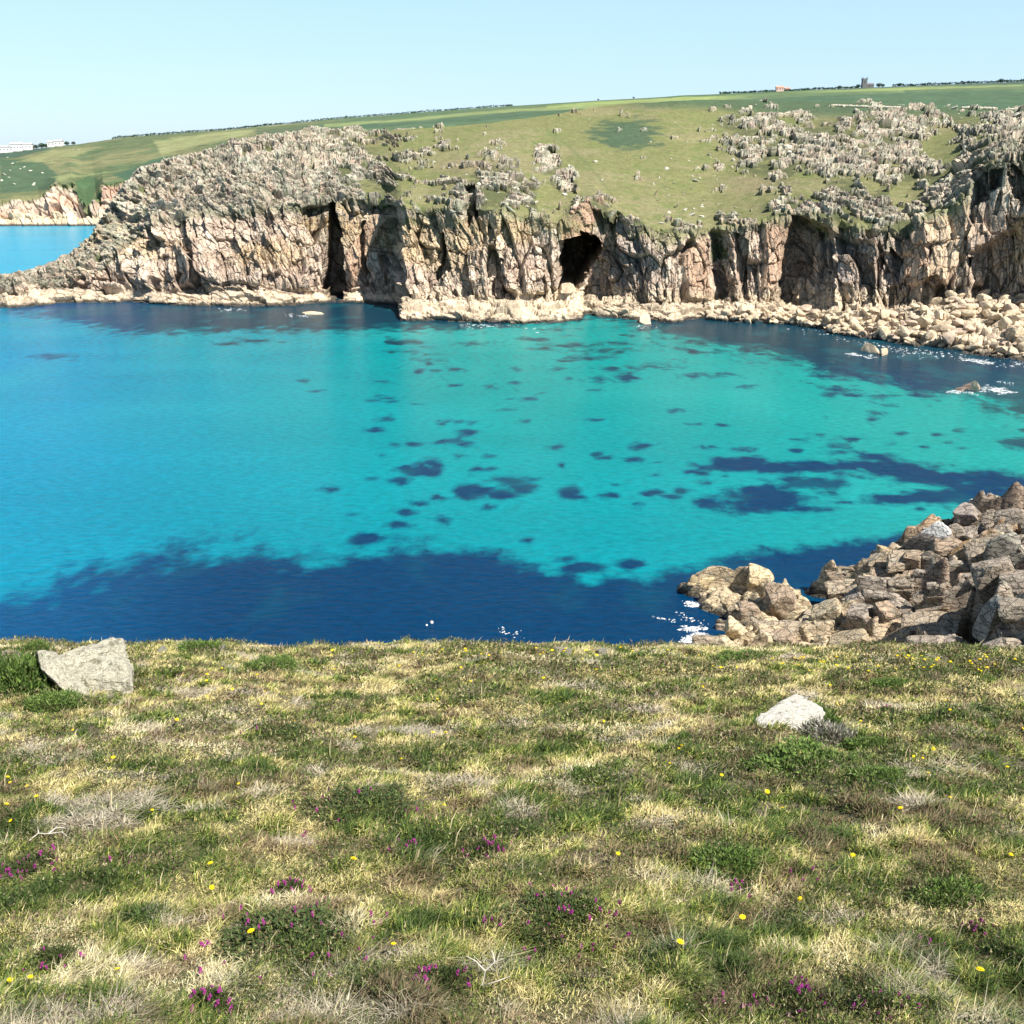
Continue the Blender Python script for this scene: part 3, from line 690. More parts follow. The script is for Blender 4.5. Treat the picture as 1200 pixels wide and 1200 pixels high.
def tps(P, zv, lam=2.0):
    n = len(P); d = np.hypot(P[:, None, 0] - P[None, :, 0], P[:, None, 1] - P[None, :, 1])
    Km = np.where(d > 0, d * d * np.log(d + 1e-9), 0) + lam * np.eye(n)
    Pm = np.c_[np.ones(n), P]; A_ = np.zeros((n + 3, n + 3)); A_[:n, :n] = Km; A_[:n, n:] = Pm; A_[n:, :n] = Pm.T
    return np.linalg.solve(A_, np.r_[zv, 0, 0, 0])
wts = tps(CT[:, :2], CT[:, 2])
gx = np.arange(8, 92, .13); gy = np.arange(56, 160, .13)
cgx = np.arange(8, 94.5, 1.5); cgy = np.arange(56, 162.5, 1.5)
CX, CY = np.meshgrid(cgx, cgy)
dd_ = np.hypot(CX[..., None] - CT[:, 0], CY[..., None] - CT[:, 1])
base = (np.where(dd_ > 0, dd_ ** 2 * np.log(dd_ + 1e-9), 0) @ wts[:-3]) + wts[-3] + wts[-2] * CX + wts[-1] * CY
GX, GY = np.meshgrid(gx, gy)
fx = (GX - 8) / 1.5; fy = (GY - 56) / 1.5; ix = np.minimum(fx.astype(int), len(cgx) - 2); iy = np.minimum(fy.astype(int), len(cgy) - 2); fx -= ix; fy -= iy
Bz = (base[iy, ix] * (1 - fx) + base[iy, ix + 1] * fx) * (1 - fy) + (base[iy + 1, ix] * (1 - fx) + base[iy + 1, ix + 1] * fx) * fy
Bz = np.clip(Bz, -6, 60)
# strike of the joints runs out to the point
th = R(-28); ux = GX * math.cos(th) + GY * math.sin(th); uy = -GX * math.sin(th) + GY * math.cos(th)
ux = ux + 2.2 * (fbm(GX / 7, GY / 7, 900, 3) - .5) * 2; uy = uy + 2.2 * (fbm(GX / 7, GY / 7, 905, 3) - .5) * 2
k1, t1, v1 = ledge(ux / 8.0, uy / 3.4, 910, .025, .2, 1.1)
k2, t2, v2 = ledge(ux / 3.0, uy / 1.3, 920, .05, .35, 1.1)
k3, t3, v3 = ledge(ux / 1.2, uy / .62, 930, .09, .4, 1.0)
k1 -= .35; k2 -= .35; k3 -= .35
amp = sm(-3, 1.5, Bz) * (1 + .035 * np.clip(Bz, 0, 30))
relief = k1 * 2.2 + k2 * 1.1 + k3 * .55 + (fbm(GX / 3, GY / 3, 940, 3) - .5) * 1.0
# terrace the steep ground into blocks
stepn = 2.2; qz = (Bz + 1.2 * (t1 - .5)) / stepn; fr = qz - np.floor(qz); Bt = (np.floor(qz) + sm(.4, .95, fr)) * stepn
tm = sm(2.5, 6, Bz)
Bz2 = Bz * (1 - .75 * tm) + Bt * .75 * tm
RZ = Bz2 + relief * amp
for _ in range(2):
    RZ[1:-1] = .25 * RZ[:-2] + .5 * RZ[1:-1] + .25 * RZ[2:]; RZ[:, 1:-1] = .25 * RZ[:, :-2] + .5 * RZ[:, 1:-1] + .25 * RZ[:, 2:]
ppx, ppy = pix(GX, GY, Bz)
def phole(poly, w=4): return sm(-w, w, poly_sd(ppx, ppy, poly))
cleft = phole([(1122,775),(1120,745),(1128,722),(1142,698),(1156,696),(1152,730),(1146,775)], 2)
RZ -= 9.5 * cleft
RZ += 3.2 * phole([(1160,695),(1210,690),(1215,775),(1156,775)], 5)     # the dark cleft
RZ -= 3.0 * phole([(1090,690),(1100,668),(1122,672),(1118,690)], 3)
c1n = fbm(GX / 5, GY / 5, 950, 4); c2n = fbm(GX / 1.3, GY / 1.3, 955, 4); c3n = fbm(ux / 6, uy / 1.2, 958, 4)
rc_ = np.zeros(GX.shape + (3,)); rc_[:] = (.41, .325, .23)
rc_ = mixc(rc_, (.56, .45, .295), sm(6, 2, RZ) * .9)
rc_ = mixc(rc_, (.34, .285, .225), sm(5, 10, RZ + 6 * (c1n - .5)) * .85)
rc_ = mixc(rc_, (.34, .24, .18), sm(.5, .68, c3n) * .6 * sm(2, 6, RZ))
rc_ = mixc(rc_, (.60, .34, .14), sm(.58, .7, c1n) * .35 * sm(4, 8, RZ))
rc_ = mixc(rc_, (.12, .17, .05), sm(.54, .66, c2n) * sm(16, 24, RZ) * .6)
rc_ *= (.72 + .5 * t2)[..., None] * (.85 + .3 * t3)[..., None]
rc_ = mixc(rc_, (.045, .04, .035), sm(1.1, .3, RZ + .9 * (c2n - .5)) * .96)
drop = RZ < -2.5
me = raw_mesh('rocky_point', np.stack([GX, GY, np.maximum(RZ, -6)], -1).reshape(-1, 3), grid_faces(*GX.shape)[(~drop[:-1, :-1]).ravel()], np.clip(rc_, 0, 1).reshape(-1, 3), smooth=True)
tag(link('rocks', me, M_nearrock), 'jointed granite point running down into the sea below the grass', None, None, 'structure')
def rock_z(x, y):
    i = int(np.clip((y - 56) / .13, 0, len(gy) - 1)); j = int(np.clip((x - 8) / .13, 0, len(gx) - 1)); return float(RZ[i, j])
def on_rock(px, py):
    k, g = kg(px, py); 
    Ds = np.arange(58, 158, .1); xs_ = k * Ds; i = np.clip(((Ds - 56) / .13).astype(int), 0, len(gy) - 1); j = np.clip(((xs_ - 8) / .13).astype(int), 0, len(gx) - 1)
    hh = np.maximum(RZ[i, j], 0); hit = np.nonzero(H + g * Ds < hh)[0]
    if len(hit): q = hit[0]; return Vector((float(xs_[q]), float(Ds[q]), float(hh[q])))
    return at_z(px, py, 0)

# ================================================================== NEAR CLIFFTOP
SL = 0.325
def ground(x, y):
    x = np.asarray(x, float); y = np.asarray(y, float)
    yc = 8.4 + .10 * np.sin(x * 1.3 + .5) + .12 * np.sin(x * .6) - .06 * x * (x > 1)
    z = H - 1.65 - SL * y - .055 * np.maximum(0, y - yc) ** 2 * (y < yc + 3) - (y >= yc + 3) * (.055 * 9 + .33 * (y - yc - 3))
    z = z + (fbm(x / 1.1 + 50, y / 1.1, 1001, 3) - .5) * .20 + (fbm(x / .30 + 50, y / .30, 1011, 3) - .5) * .13
    return z
def ray_ground(px, py, lo=1.2, hi=12.0):
    k, g = kg(px, py)
    Ds = np.arange(lo, hi, .01); gz = ground(k * Ds, Ds); hit = np.nonzero(H + g * Ds < gz)[0]
    i = hit[0] if len(hit) else int(np.argmin(np.abs(Ds - 9.4)))
    return Vector((float(k * Ds[i]), float(Ds[i]), float(gz[i])))
ysn = np.concatenate([np.arange(-12, 1, .5), np.arange(1, 13, .035), np.geomspace(13, 100, 60)])
xsn = np.concatenate([-np.geomspace(90, 8.5, 25), np.arange(-8.3, 8.3, .045), np.geomspace(8.5, 90, 25)])
NX, NY = np.meshgrid(xsn, ysn); NZ = ground(NX, NY)
NZ = np.where(NY > 13, NZ - .10 * (NY - 13) + 0 * NX, NZ)
NZ = np.maximum(NZ, -3)
# beyond the crest the hillside is coarse and rough, it runs down to the shore
s_ = fbm(NX / .7, NY / .7, 1020, 4); s2n = fbm(NX / 2.2, NY / 1.4, 1021, 4)
sc2 = np.zeros(NX.shape + (3,)); sc2[:] = (.17, .15, .07)
sc2 = mixc(sc2, (.10, .12, .045), sm(.48, .62, s_) * .8); sc2 = mixc(sc2, (.15, .12, .09), sm(.55, .65, s2n) * .7)
me = raw_mesh('clifftop', np.stack([NX, NY, NZ], -1).reshape(-1, 3), grid_faces(*NX.shape), sc2.reshape(-1, 3), smooth=True)
tag(link('ground', me, M_soil), 'rough clifftop turf in the foreground', None, None, 'structure')

# ---- vegetation map shared by the blades and the clumps
def veg(x, y):
    return fbm(x / .34, y / .30, 1101, 4), fbm(x / .11, y / .10, 1111, 3), fbm(x / .7, y / .5, 1121, 4), fbm(x / .09, y / .09, 1131, 2)
PAL = {'straw': (.64, .55, .26), 'pale': (.72, .64, .42), 'yellowgreen': (.41, .42, .095), 'green': (.15, .215, .04), 'dark': (.065, .105, .025), 'brown': (.24, .165, .105), 'grey': (.50, .44, .34)}
FEET = []
def foot(x, y):
    m_ = np.zeros(x.shape)
    for a_, b_, ra, rb in FEET: m_ = np.maximum(m_, (np.hypot((x - a_) / ra, (y - b_) / rb) < 1) * 1.0)
    return m_
# holes where boulders and clumps stand (px-designed, ground-fixed)
def blades(n, ymin, ymax, hscale=1.0, seed=5):
    rg = np.random.default_rng(seed)
    u = rg.random(n); ea = -.35                       # density falls with distance
    y = (ymin ** (1 + ea + .0) + u * (ymax ** (1 + ea) - ymin ** (1 + ea))) ** (1 / (1 + ea))
    x = (rg.random(n) * 2 - 1) * (.60 * y + .55)
    v1_, v2_, v3_, v4_ = veg(x, y)
    # clump the blades into tussocks
    keep = (rg.random(n) < .42 + .8 * sm(.36, .56, v4_)) & ~((foot(x, y) > 0) & (rg.random(n) < .62))
    x, y, v1_, v2_, v3_, v4_ = [a[keep] for a in (x, y, v1_, v2_, v3_, v4_)]; n = len(x)
    z = ground(x, y)
    r = rg.random(n)
    nearf = sm(8.5, 2.5, y)
    greenness = (v1_ - .5) * 2.3 + (v2_ - .5) * 1.7 + (r - .5) * .75 - .05 + .16 * nearf - .10 * sm(6, 9.5, y)
    col = np.zeros((n, 3)); col[:] = PAL['straw']
    col = mixc(col, PAL['pale'], sm(.56, .68, v3_ + .25 * (r - .5)) * .9)
    col = mixc(col, PAL['yellowgreen'], sm(-.10, .12, greenness))
    col = mixc(col, PAL['green'], sm(.14, .34, greenness))
    col = mixc(col, PAL['dark'], sm(.36, .6, greenness))
    brn = fbm(x / .22 + 9, y / .18, 1141, 4); col = mixc(col, PAL['brown'], sm(.54, .64, brn) * .8 * (r < .8))
    gry = fbm(x / .32 + 3, y / .16 + 3, 1151, 4); gm = sm(.655, .73, gry); col = mixc(col, PAL['grey'], gm * .85)
    col *= (.45 + .95 * rg.random(n))[:, None]
    h = (.016 + .025 * rg.random(n) ** 1.6) * (1 + .35 * sm(.1, .4, greenness)) * (.6 + .9 * sm(.35, .65, v4_)) * hscale
    tall = rg.random(n) < .006; h = np.where(tall, h * 2.0, h); col = np.where(tall[:, None], np.array((.62, .52, .30)) * (.8 + .4 * rg.random(n))[:, None], col)
    w = (.0013 + .0013 * rg.random(n)) * np.clip(y / 3.2, .75, 2.6)
    az = rg.random(n) * 2 * np.pi; bend = (.3 + 1.1 * rg.random(n)) * np.where(tall, .3, 1) * (1 + gm)
    windx = .3; 
    dxy = np.stack([np.cos(az) * bend + windx, np.sin(az) * bend], 1) * h[:, None]
    sa = az + np.pi / 2 + (rg.random(n) - .5); sx = np.stack([np.cos(sa), np.sin(sa)], 1) * w[:, None]
    hz = h / np.sqrt(1 + bend ** 2 * .8)
    P0 = np.stack([x, y, z - .005], 1); V_ = np.zeros((n, 5, 3))
    V_[:, 0] = P0; V_[:, 0, :2] -= sx; V_[:, 1] = P0; V_[:, 1, :2] += sx
    m_ = P0.copy(); m_[:, :2] += dxy * .32; m_[:, 2] += hz * .62
    V_[:, 2] = m_; V_[:, 2, :2] += sx * .8; V_[:, 3] = m_; V_[:, 3, :2] -= sx * .8
    t_ = P0.copy(); t_[:, :2] += dxy; t_[:, 2] += hz; V_[:, 4] = t_
    i = np.arange(n)[:, None] * 5
    C_ = np.repeat(col, 5, axis=0)
    return V_.reshape(-1, 3), i + np.array([[0, 1, 2, 3]]), i + np.array([[3, 2, 4]]), C_
# ---- leaf clumps (heather, dense green shrubs)
def clump_mesh(name, rx, ry, rz, n, leaf, cols, seed, up=.6, smooth_top=1.0):
    rg = np.random.default_rng(seed)
    d = rg.normal(size=(n, 3)); d[:, 2] = np.abs(d[:, 2]) * .9 + .02; d /= np.linalg.norm(d, axis=1)[:, None]
    lump = .42 + 1.15 * (fbm(d[:, 0] * 2.2 + seed, d[:, 1] * 2.2 + d[:, 2] * 1.2 + 7, seed, 3)) + .12 * rg.normal(size=n)
    rad = (.55 + .45 * rg.random(n) ** .45) * lump
    P = d * rad[:, None] * np.array((rx, ry, rz))
    P[:, 2] = P[:, 2] * (1) - .01
    nd = d + rg.normal(size=(n, 3)) * .55; nd[:, 2] += up; nd /= np.linalg.norm(nd, axis=1)[:, None]
    sd = np.cross(nd, rg.normal(size=(n, 3))); sd /= np.linalg.norm(sd, axis=1)[:, None]
    L_ = leaf * (.6 + .8 * rg.random(n)); W_ = L_ * .22
    a = P - sd * W_[:, None]; b_ = P + sd * W_[:, None]; c_ = P + nd * L_[:, None]
    V = np.stack([a, b_, c_], 1).reshape(-1, 3)
    F_ = np.arange(n * 3).reshape(n, 3)
    cl = np.array(cols)[rg.integers(0, len(cols), n)] * (.6 + .8 * rg.random(n))[:, None]
    return raw_mesh(name, V, F_, np.repeat(cl, 3, 0))
def spike_mesh(seed=0, n=7, s=1.0):
    """heather bells round a short stalk"""
    bm = bmesh.new(); rn = random.Random(seed)
    for i in range(n):
        a = i * 2.4; z = .004 * i; r = .006 * (1 - i / (n * 1.6))
        m_ = Matrix.Translation((math.cos(a) * r, math.sin(a) * r, z)) @ Matrix.Diagonal((1, 1, 1.4, 1))
        bmesh.ops.create_icosphere(bm, subdivisions=1, radius=.0042 * rn.uniform(.8, 1.2), matrix=m_)
    for v in bm.verts: v.co *= s
    me = bpy.data.meshes.new('bells'); bm.to_mesh(me); bm.free(); me.materials.append(M_magenta); return me
SPK = [spike_mesh(i, 7, 1.0) for i in range(3)]
HC = [(.06, .095, .028), (.10, .14, .04), (.13, .11, .055), (.05, .075, .03)]
HG = [(.10, .16, .04), (.14, .22, .045), (.06, .11, .025), (.17, .22, .07)]
heather_var = [clump_mesh('foliage', 1, 1, .55, 5200, .10, HC, 40 + i) for i in range(4)]
green_var = [clump_mesh('foliage', 1, 1, .6, 5200, .11, HG, 60 + i) for i in range(3)]
grey_var = [clump_mesh('foliage', 1, 1, .6, 2200, .15, [(.36, .33, .28), (.24, .22, .18), (.16, .18, .10), (.45, .42, .36)], 80)]
for m_ in heather_var + green_var + grey_var: m_.materials.append(M_leaf)
def clump(name, var, px, py, w_px, h_m, nb, label, cat, group=None, seed=0):
    """w_px: width in the photo's pixels, turned into metres at the plant's own distance"""
    p = ray_ground(px, py); r = w_px / 1200 * p.y * 1.08 / 2
    e = empty(name, p - Vector((0, 0, .01)))
    tag(e, label, cat, group)
    f = link('foliage', var[seed % len(var)], None, e); rn = random.Random(seed * 7 + 1)
    dy = min(r * .85, .34); h_m = h_m * (1.25 if h_m < .13 else 1); FEET.append((p.x, p.y, r * .85, dy * .85))
    f.scale = (r, dy, h_m); f.rotation_euler = (0, 0, 0)
    for i in range(int(nb * 2.6)):
        a = rn.random() * 2 * math.pi; q = math.sqrt(rn.random()) * 1.5
        x, y = math.cos(a) * q * r, math.sin(a) * q * dy
        z = .62 * h_m * math.sqrt(max(.12, 1 - q * q)) + float(ground(p.x + x, p.y + y)) - p.z
        s = link('blossom', SPK[i % 3], None, e, (x, y, z + .012)); s.scale = (rn.uniform(.35, .85),) * 3; s.rotation_euler = (rn.uniform(-.5, .5), rn.uniform(-.5, .5), rn.random() * 6)
    return e
HEA = [ # px, py, width px, height m, blossoms, label
 (655,1082,135,.075,20,'dark heather mat with many magenta bells near the bottom centre'),
 (345,1112,190,.075,14,'broad dark heather mat with a few bells, lower left of centre'),
 (45,1020,75,.09,9,'heather clump with purple bells near the left edge below the bleached twig'),
 (140,1012,26,.05,3,'small sprig of magenta heather right of the left-edge clump'),
 (425,952,130,.07,12,'wide low heather clump with pink bells above the centre of the turf'),
 (480,1000,44,.06,5,'small heather clump with pink bells just below the wide central clump'),
 (575,998,50,.07,7,'heather clump with bright magenta bells beside bleached stems at centre'),
 (340,1045,40,.06,5,'little heather tuft with purple bells on pale grass left of centre'),
 (520,1155,60,.08,8,'heather tuft with magenta bells by the bleached branching twig at the bottom'),
 (925,1180,80,.09,10,'bright magenta heather at the bottom edge right of centre'),
 (1035,1188,60,.08,6,'heather tuft with purple bells at the bottom edge, right part'),
 (245,1182,60,.08,6,'heather tuft with purple bells at the bottom edge, left part'),
 (870,1048,36,.06,3,'tiny heather sprig with two purple heads right of the bottom centre'),
 (945,1030,40,.06,2,'tiny heather sprig on green turf right of centre'),
 (1145,1095,34,.06,3,'lone magenta heather sprig in bright green grass near the right edge'),
 (1040,835,22,.05,3,'reddish heather tuft behind the white rock on the right'),
 (60,1130,60,.08,5,'dark heather tuft with few bells in the lower left corner'),
 (330,868,88,.10,4,'dark bushy heather clump in the upper left of the turf'),
 (860,1190,40,.06,4,'small purple heather sprig at the bottom edge by the bright magenta one'),
 (1085,1110,30,.05,2,'single heather sprig left of the lone magenta one near the right edge')]
for i, h in enumerate(HEA): clump('heather_clump', heather_var, h[0], h[1], h[2], h[3], h[4], h[5], 'heather', 'heather clumps in the clifftop turf', i)
GRN = [(24,815,128,.50,'tall dark green bush leaning against the left boulder'), (62,828,66,.15,'low dark green shrub at the foot of the left boulder'), (38,766,40,.16,'small dark green shrub on the crest above the left boulder'),
 (231,764,58,.16,'rounded dark green bush on the skyline crest left of centre'), (318,782,56,.10,'small brownish green hummock right of the crest bush'), (724,768,28,.10,'grassy green tuft on the crest beside a pale stone'),
 (1020,880,66,.13,'dark green shrub right of the white rock'), (948,853,70,.26,'mossy dark shrub growing over the white rock'), (940,905,140,.12,'broad deep green shrub patch below the white rock'),
 (1045,805,50,.08,'small dark green shrub with white flecks near the right crest'), (870,775,60,.08,'low green shrub on the crest above the white rock'), (800,872,44,.07,'small dark shrub left of the white rock'),
 (1030,918,80,.10,'deep green shrub patch under the shrub beside the white rock'), (690,915,60,.08,'low bright green clump in the middle of the turf'), (1090,850,40,.06,'low dark green clump near the right side'),
 (850,1020,110,.10,'wide dark green clump right of centre'), (1120,1060,90,.10,'deep green clump near the right edge'), (120,805,24,.05,'tiny dark green sprig under the left boulder face')]
for i, h in enumerate(GRN): clump('shrub', green_var, h[0], h[1], h[2], h[3], 0, h[4], 'shrub', None, i)
clump('shrub', grey_var, 972, 868, 60, .2, 0, 'grey leafless heather shrub in front of the white rock', 'shrub')

V_, q1_, q2_, C_ = blades(1150000, 1.35, 10.8)
me = raw_mesh('grass_blades', V_, [q1_, q2_], np.clip(C_, 0, .9))
tag(link('grass', me, M_grass), 'short straw and green grass over the clifftop', 'grass', None, 'stuff')


# dark heath undergrowth woven through the turf: low mats nobody could count
rg = np.random.default_rng(77)
n = 380000
y = (1.35 ** .65 + rg.random(n) * (10.6 ** .65 - 1.35 ** .65)) ** (1 / .65); x = (rg.random(n) * 2 - 1) * (.6 * y + .55)
hn = fbm(x / .34 + 31, y / .26 + 11, 1201, 4) + .03 * sm(6, 2, y); kp = hn > .505 + .045 * sm(4.5, 9, y); x, y, hn = x[kp], y[kp], hn[kp]; n = len(x)
z = ground(x, y) + rg.random(n) * .075 * sm(.50, .58, hn)
nd = rg.normal(size=(n, 3)) * .6; nd[:, 2] += .8; nd /= np.linalg.norm(nd, axis=1)[:, None]
sd = np.cross(nd, rg.normal(size=(n, 3))); sd /= np.linalg.norm(sd, axis=1)[:, None]
L_ = .014 * (.6 + .9 * rg.random(n)) * np.clip(y / 4, .8, 2); P = np.stack([x, y, z], 1)
V_ = np.stack([P - sd * (L_ * .2)[:, None], P + sd * (L_ * .2)[:, None], P + nd * L_[:, None]], 1).reshape(-1, 3)
cl = np.array(HC + [(.15, .20, .045), (.24, .17, .12), (.20, .19, .08), (.32, .28, .17)])[rg.integers(0, 8, n)] * (.6 + .8 * rg.random(n))[:, None]
me = raw_mesh('low_heath', V_, np.arange(n * 3).reshape(n, 3), np.repeat(cl, 3, 0))
tag(link('ground_cover', me, M_leaf), 'low dark heath leaves woven through the grass', 'ground cover', None, 'stuff')

# ---- yellow flowers
bm = bmesh.new(); 
for ring, (r_, z_, nn) in enumerate([(.014, .0, 12), (.009, .003, 8)]):
    for i in range(nn):
        a = 2 * math.pi * i / nn + ring * .2; da = math.pi / nn * .95
        v = [bm.verts.new(p) for p in [(0, 0, z_), (math.cos(a - da) * r_ * .7, math.sin(a - da) * r_ * .7, z_ + .002), (math.cos(a) * r_, math.sin(a) * r_, z_ + .001), (math.cos(a + da) * r_ * .7, math.sin(a + da) * r_ * .7, z_ + .002)]]
        bm.faces.new(v)
bmesh.ops.create_icosphere(bm, subdivisions=1, radius=.004, matrix=Matrix.Translation((0, 0, .002)))
petal_me = bpy.data.meshes.new('blossom'); bm.to_mesh(petal_me); bm.free()
bm = bmesh.new(); bmesh.ops.create_cone(bm, segments=5, radius1=.0012, radius2=.0009, depth=.075, cap_ends=True, matrix=Matrix.Translation((0, 0, -.0375)))
stem_me = bpy.data.meshes.new('stem'); bm.to_mesh(stem_me); bm.free()
fl = empty('yellow_flower', (0, 0, 0)); tag(fl, 'small yellow hawkbit flower standing in the clifftop grass', 'flower', 'yellow hawkbit flowers in the clifftop grass')
b_ = link('blossom', petal_me, M_petal, fl, (0, 0, .078)); s_o = link('stem', stem_me, M_stem, fl, (0, 0, .076))
FL = [(5,918),(38,927),(45,940),(20,965),(133,897),(178,955),(306,828),(283,923),(408,1025),(470,895),(842,915),(784,900),(1092,880),(1095,886),(1180,905),(1194,858),(977,830),(915,957),(240,823),(90,858),(525,866),(1068,888),(640,800),(700,792),(560,792),(1124,1046),(790,1120),(818,808),(247,1047),(460,1120),(12,1162),(140,1150),(868,1088),(250,1025),(1145,1160),(300,1110),(35,1158),(1180,1010),(1010,848),(1000,1012),(720,1010),(940,1060)]
rn = random.Random(3)
for i in range(48): FL.append((rn.uniform(830, 1200), 776 + rn.uniform(-4, 12) + .004 * 0))
for i in range(26): FL.append((rn.uniform(380, 830), 764 + rn.uniform(-2, 10)))
for i in range(14): FL.append((rn.uniform(160, 600), 780 + rn.uniform(0, 50)))
for i in range(20): FL.append((rn.uniform(0, 1200), rn.uniform(800, 960)))
for i, (a, b2_) in enumerate(FL):
    p = ray_ground(a, b2_ + 5); f = fl if i == 0 else copy_tree(fl)
    f.location = p; s = rn.uniform(.6, 1.05) * (1.0 if b2_ > 800 else 1.15); f.scale = (s, s, s); f.rotation_euler = (rn.uniform(-.1, .45), rn.uniform(-.3, .3), rn.random() * 6)

# ---- foreground stones
def rock_me(name, seed, planes=16, sub=4, noise=.05, mat=None, squash=(1, 1, 1), power=9):
    rg = np.random.default_rng(seed)
    bm = bmesh.new(); bmesh.ops.create_icosphere(bm, subdivisions=sub, radius=1)
    co = np.array([v.co[:] for v in bm.verts]); 
    nrm_ = rg.normal(size=(planes, 3)); nrm_ /= np.linalg.norm(nrm_, axis=1)[:, None]; dist = rg.uniform(.62, .95, planes)
    dots = co @ nrm_.T; r = np.clip(dots, 0, None) / dist
    rad = 1 / (np.sum(r ** power, 1) + 1e-3) ** (1 / power)
    nn = fbm(co[:, 0] * 2.2 + 5 + seed, co[:, 1] * 2.2 + co[:, 2] * 1.9, seed, 4) - .5
    nn2 = fbm(co[:, 0] * 6 + seed, co[:, 1] * 6 + co[:, 2] * 5, seed + 3, 3) - .5
    rad = rad * (1 + noise * 2.5 * nn + noise * nn2)
    co = co * rad[:, None] * np.array(squash)
    for v, c_ in zip(bm.verts, co): v.co = c_
    me = bpy.data.meshes.new(name); bm.to_mesh(me); bm.free()
    if mat: me.materials.append(mat)
    return me
def set_rock(name, me, p, scale, rot, label, cat='rock', group=None):
    o = link(name, me, None, None, p); o.scale = scale; o.rotation_euler = rot; tag(o, label, cat, group); return o
# the big pale boulder at left, a block split by one joint
def hull_rock(pts, cuts, amp, seed, mat):
    bm = bmesh.new(); 
    for p in pts: bm.verts.new(p)
    r = bmesh.ops.convex_hull(bm, input=bm.verts)
    bmesh.ops.delete(bm, geom=[v for v in bm.verts if not v.link_faces], context='VERTS')
    bmesh.ops.bevel(bm, geom=bm.edges[:], offset=.02, segments=2, affect='EDGES', profile=.6)
    bmesh.ops.triangulate(bm, faces=bm.faces[:])
    for _ in range(cuts):
        lg = [e for e in bm.edges if e.calc_length() > .028]
        if not lg: break
        bmesh.ops.subdivide_edges(bm, edges=lg, cuts=1); bmesh.ops.triangulate(bm, faces=bm.faces[:])
    bm.normal_update()
    co = np.array([v.co[:] for v in bm.verts]); no = np.array([v.normal[:] for v in bm.verts])
    d = (fbm(co[:, 0] * 6 + 9, co[:, 1] * 6 + co[:, 2] * 5, seed, 4) - .5) * amp * 2.2 + (fbm(co[:, 0] * 22 + 9, co[:, 2] * 22 + co[:, 1] * 13, seed + 9, 3) - .5) * amp * .8
    co += no * d[:, None]
    for v, c_ in zip(bm.verts, co): v.co = c_
    me = bpy.data.meshes.new('boulder'); bm.to_mesh(me); bm.free(); me.materials.append(mat); return me
pb = ray_ground(110, 815); sx = pb.y * 1.1 / 1200
def bp_(px, py, dy): # point at the boulder's own distance, px/py of the photo turned to metres there
    k, g = kg(px, py); D_ = pb.y + dy; return Vector((float(k * D_), D_, float(H + g * D_))) - pb
main = [bp_(58,772,.2), bp_(62,790,.05), bp_(64,812,.0), bp_(80,828,-.05), bp_(76,764,.3), bp_(98,758,.5), bp_(118,752,.55), bp_(133,747,.62), bp_(146,757,.58), bp_(128,766,.3), bp_(158,800,.05), bp_(158,822,.0), bp_(115,832,-.02), bp_(95,815,.0), bp_(140,790,.75), bp_(95,770,.8), bp_(150,830,.7), bp_(100,830,.7), bp_(66,776,.35)]
bo = link('boulder', hull_rock([tuple(v) for v in main], 8, .045, 5, M_white_rock), None, None, pb); tag(bo, 'large pale lichen-covered boulder with a dark pitted lower corner on the left crest', 'boulder')
slab_ = [bp_(42,762,.2), bp_(62,762,.25), bp_(70,772,.1), bp_(112,822,-.1), bp_(104,834,-.12), bp_(78,812,-.12), bp_(50,785,-.02), bp_(60,800,.5), bp_(100,835,.4), bp_(45,775,.6)]
bo2 = link('boulder', hull_rock([tuple(v) for v in slab_], 8, .03, 8, M_white_rock), None, None, pb); tag(bo2, 'narrow pale slab slanting down the left side of the large boulder', 'boulder')
capv = [bp_(95,762,.35), bp_(102,756,.5), bp_(125,750,.5), bp_(145,748,.6), bp_(146,758,.55), bp_(118,766,.3), bp_(98,770,.3), bp_(120,765,.8), bp_(140,765,.8)]
link('ledge', hull_rock([tuple(v) for v in capv], 7, .016, 12, M_white_rock), None, bo, (0, 0, 0))
RK = [rock_me('stone', 300 + i, 14, 4, .07, M_white_rock, power=7) for i in range(3)]
p = ray_ground(908, 851); set_rock('boulder', rock_me('boulder', 321, 11, 5, .16, M_whiter_rock, power=8), p + Vector((0, .06, -.012)), (.175, .12, .078), (.0, -.22, .1), 'white lichened boulder poking out of the turf on the right', 'boulder')
for px, py, s, lab in [(573,863,.045,'small round white stone in the middle of the turf'), (262,762,.07,'pale stone on the crest right of the rounded bush'), (8,772,.12,'pale boulder at the left edge above the tall dark bush'),
                       (318,768,.05,'pale stone peeping over the brownish hummock'), (985,858,.06,'small pale stone right of the grey leafless shrub'), (705,766,.09,'pale flat stone on the crest beside the grassy tuft'),
                       (660,766,.13,'pinkish flat stone set in the crest of the turf'), (190,765,.08,'brownish flat stone on the crest right of the large boulder'), (435,762,.045,'small white stone on the crest left of centre')]:
    p = ray_ground(px, py); set_rock('stone', RK[int(px) % 3], p + Vector((0, 0, s * .15)), (s, s * .8, s * .55), (0, 0, px), lab, 'stone')
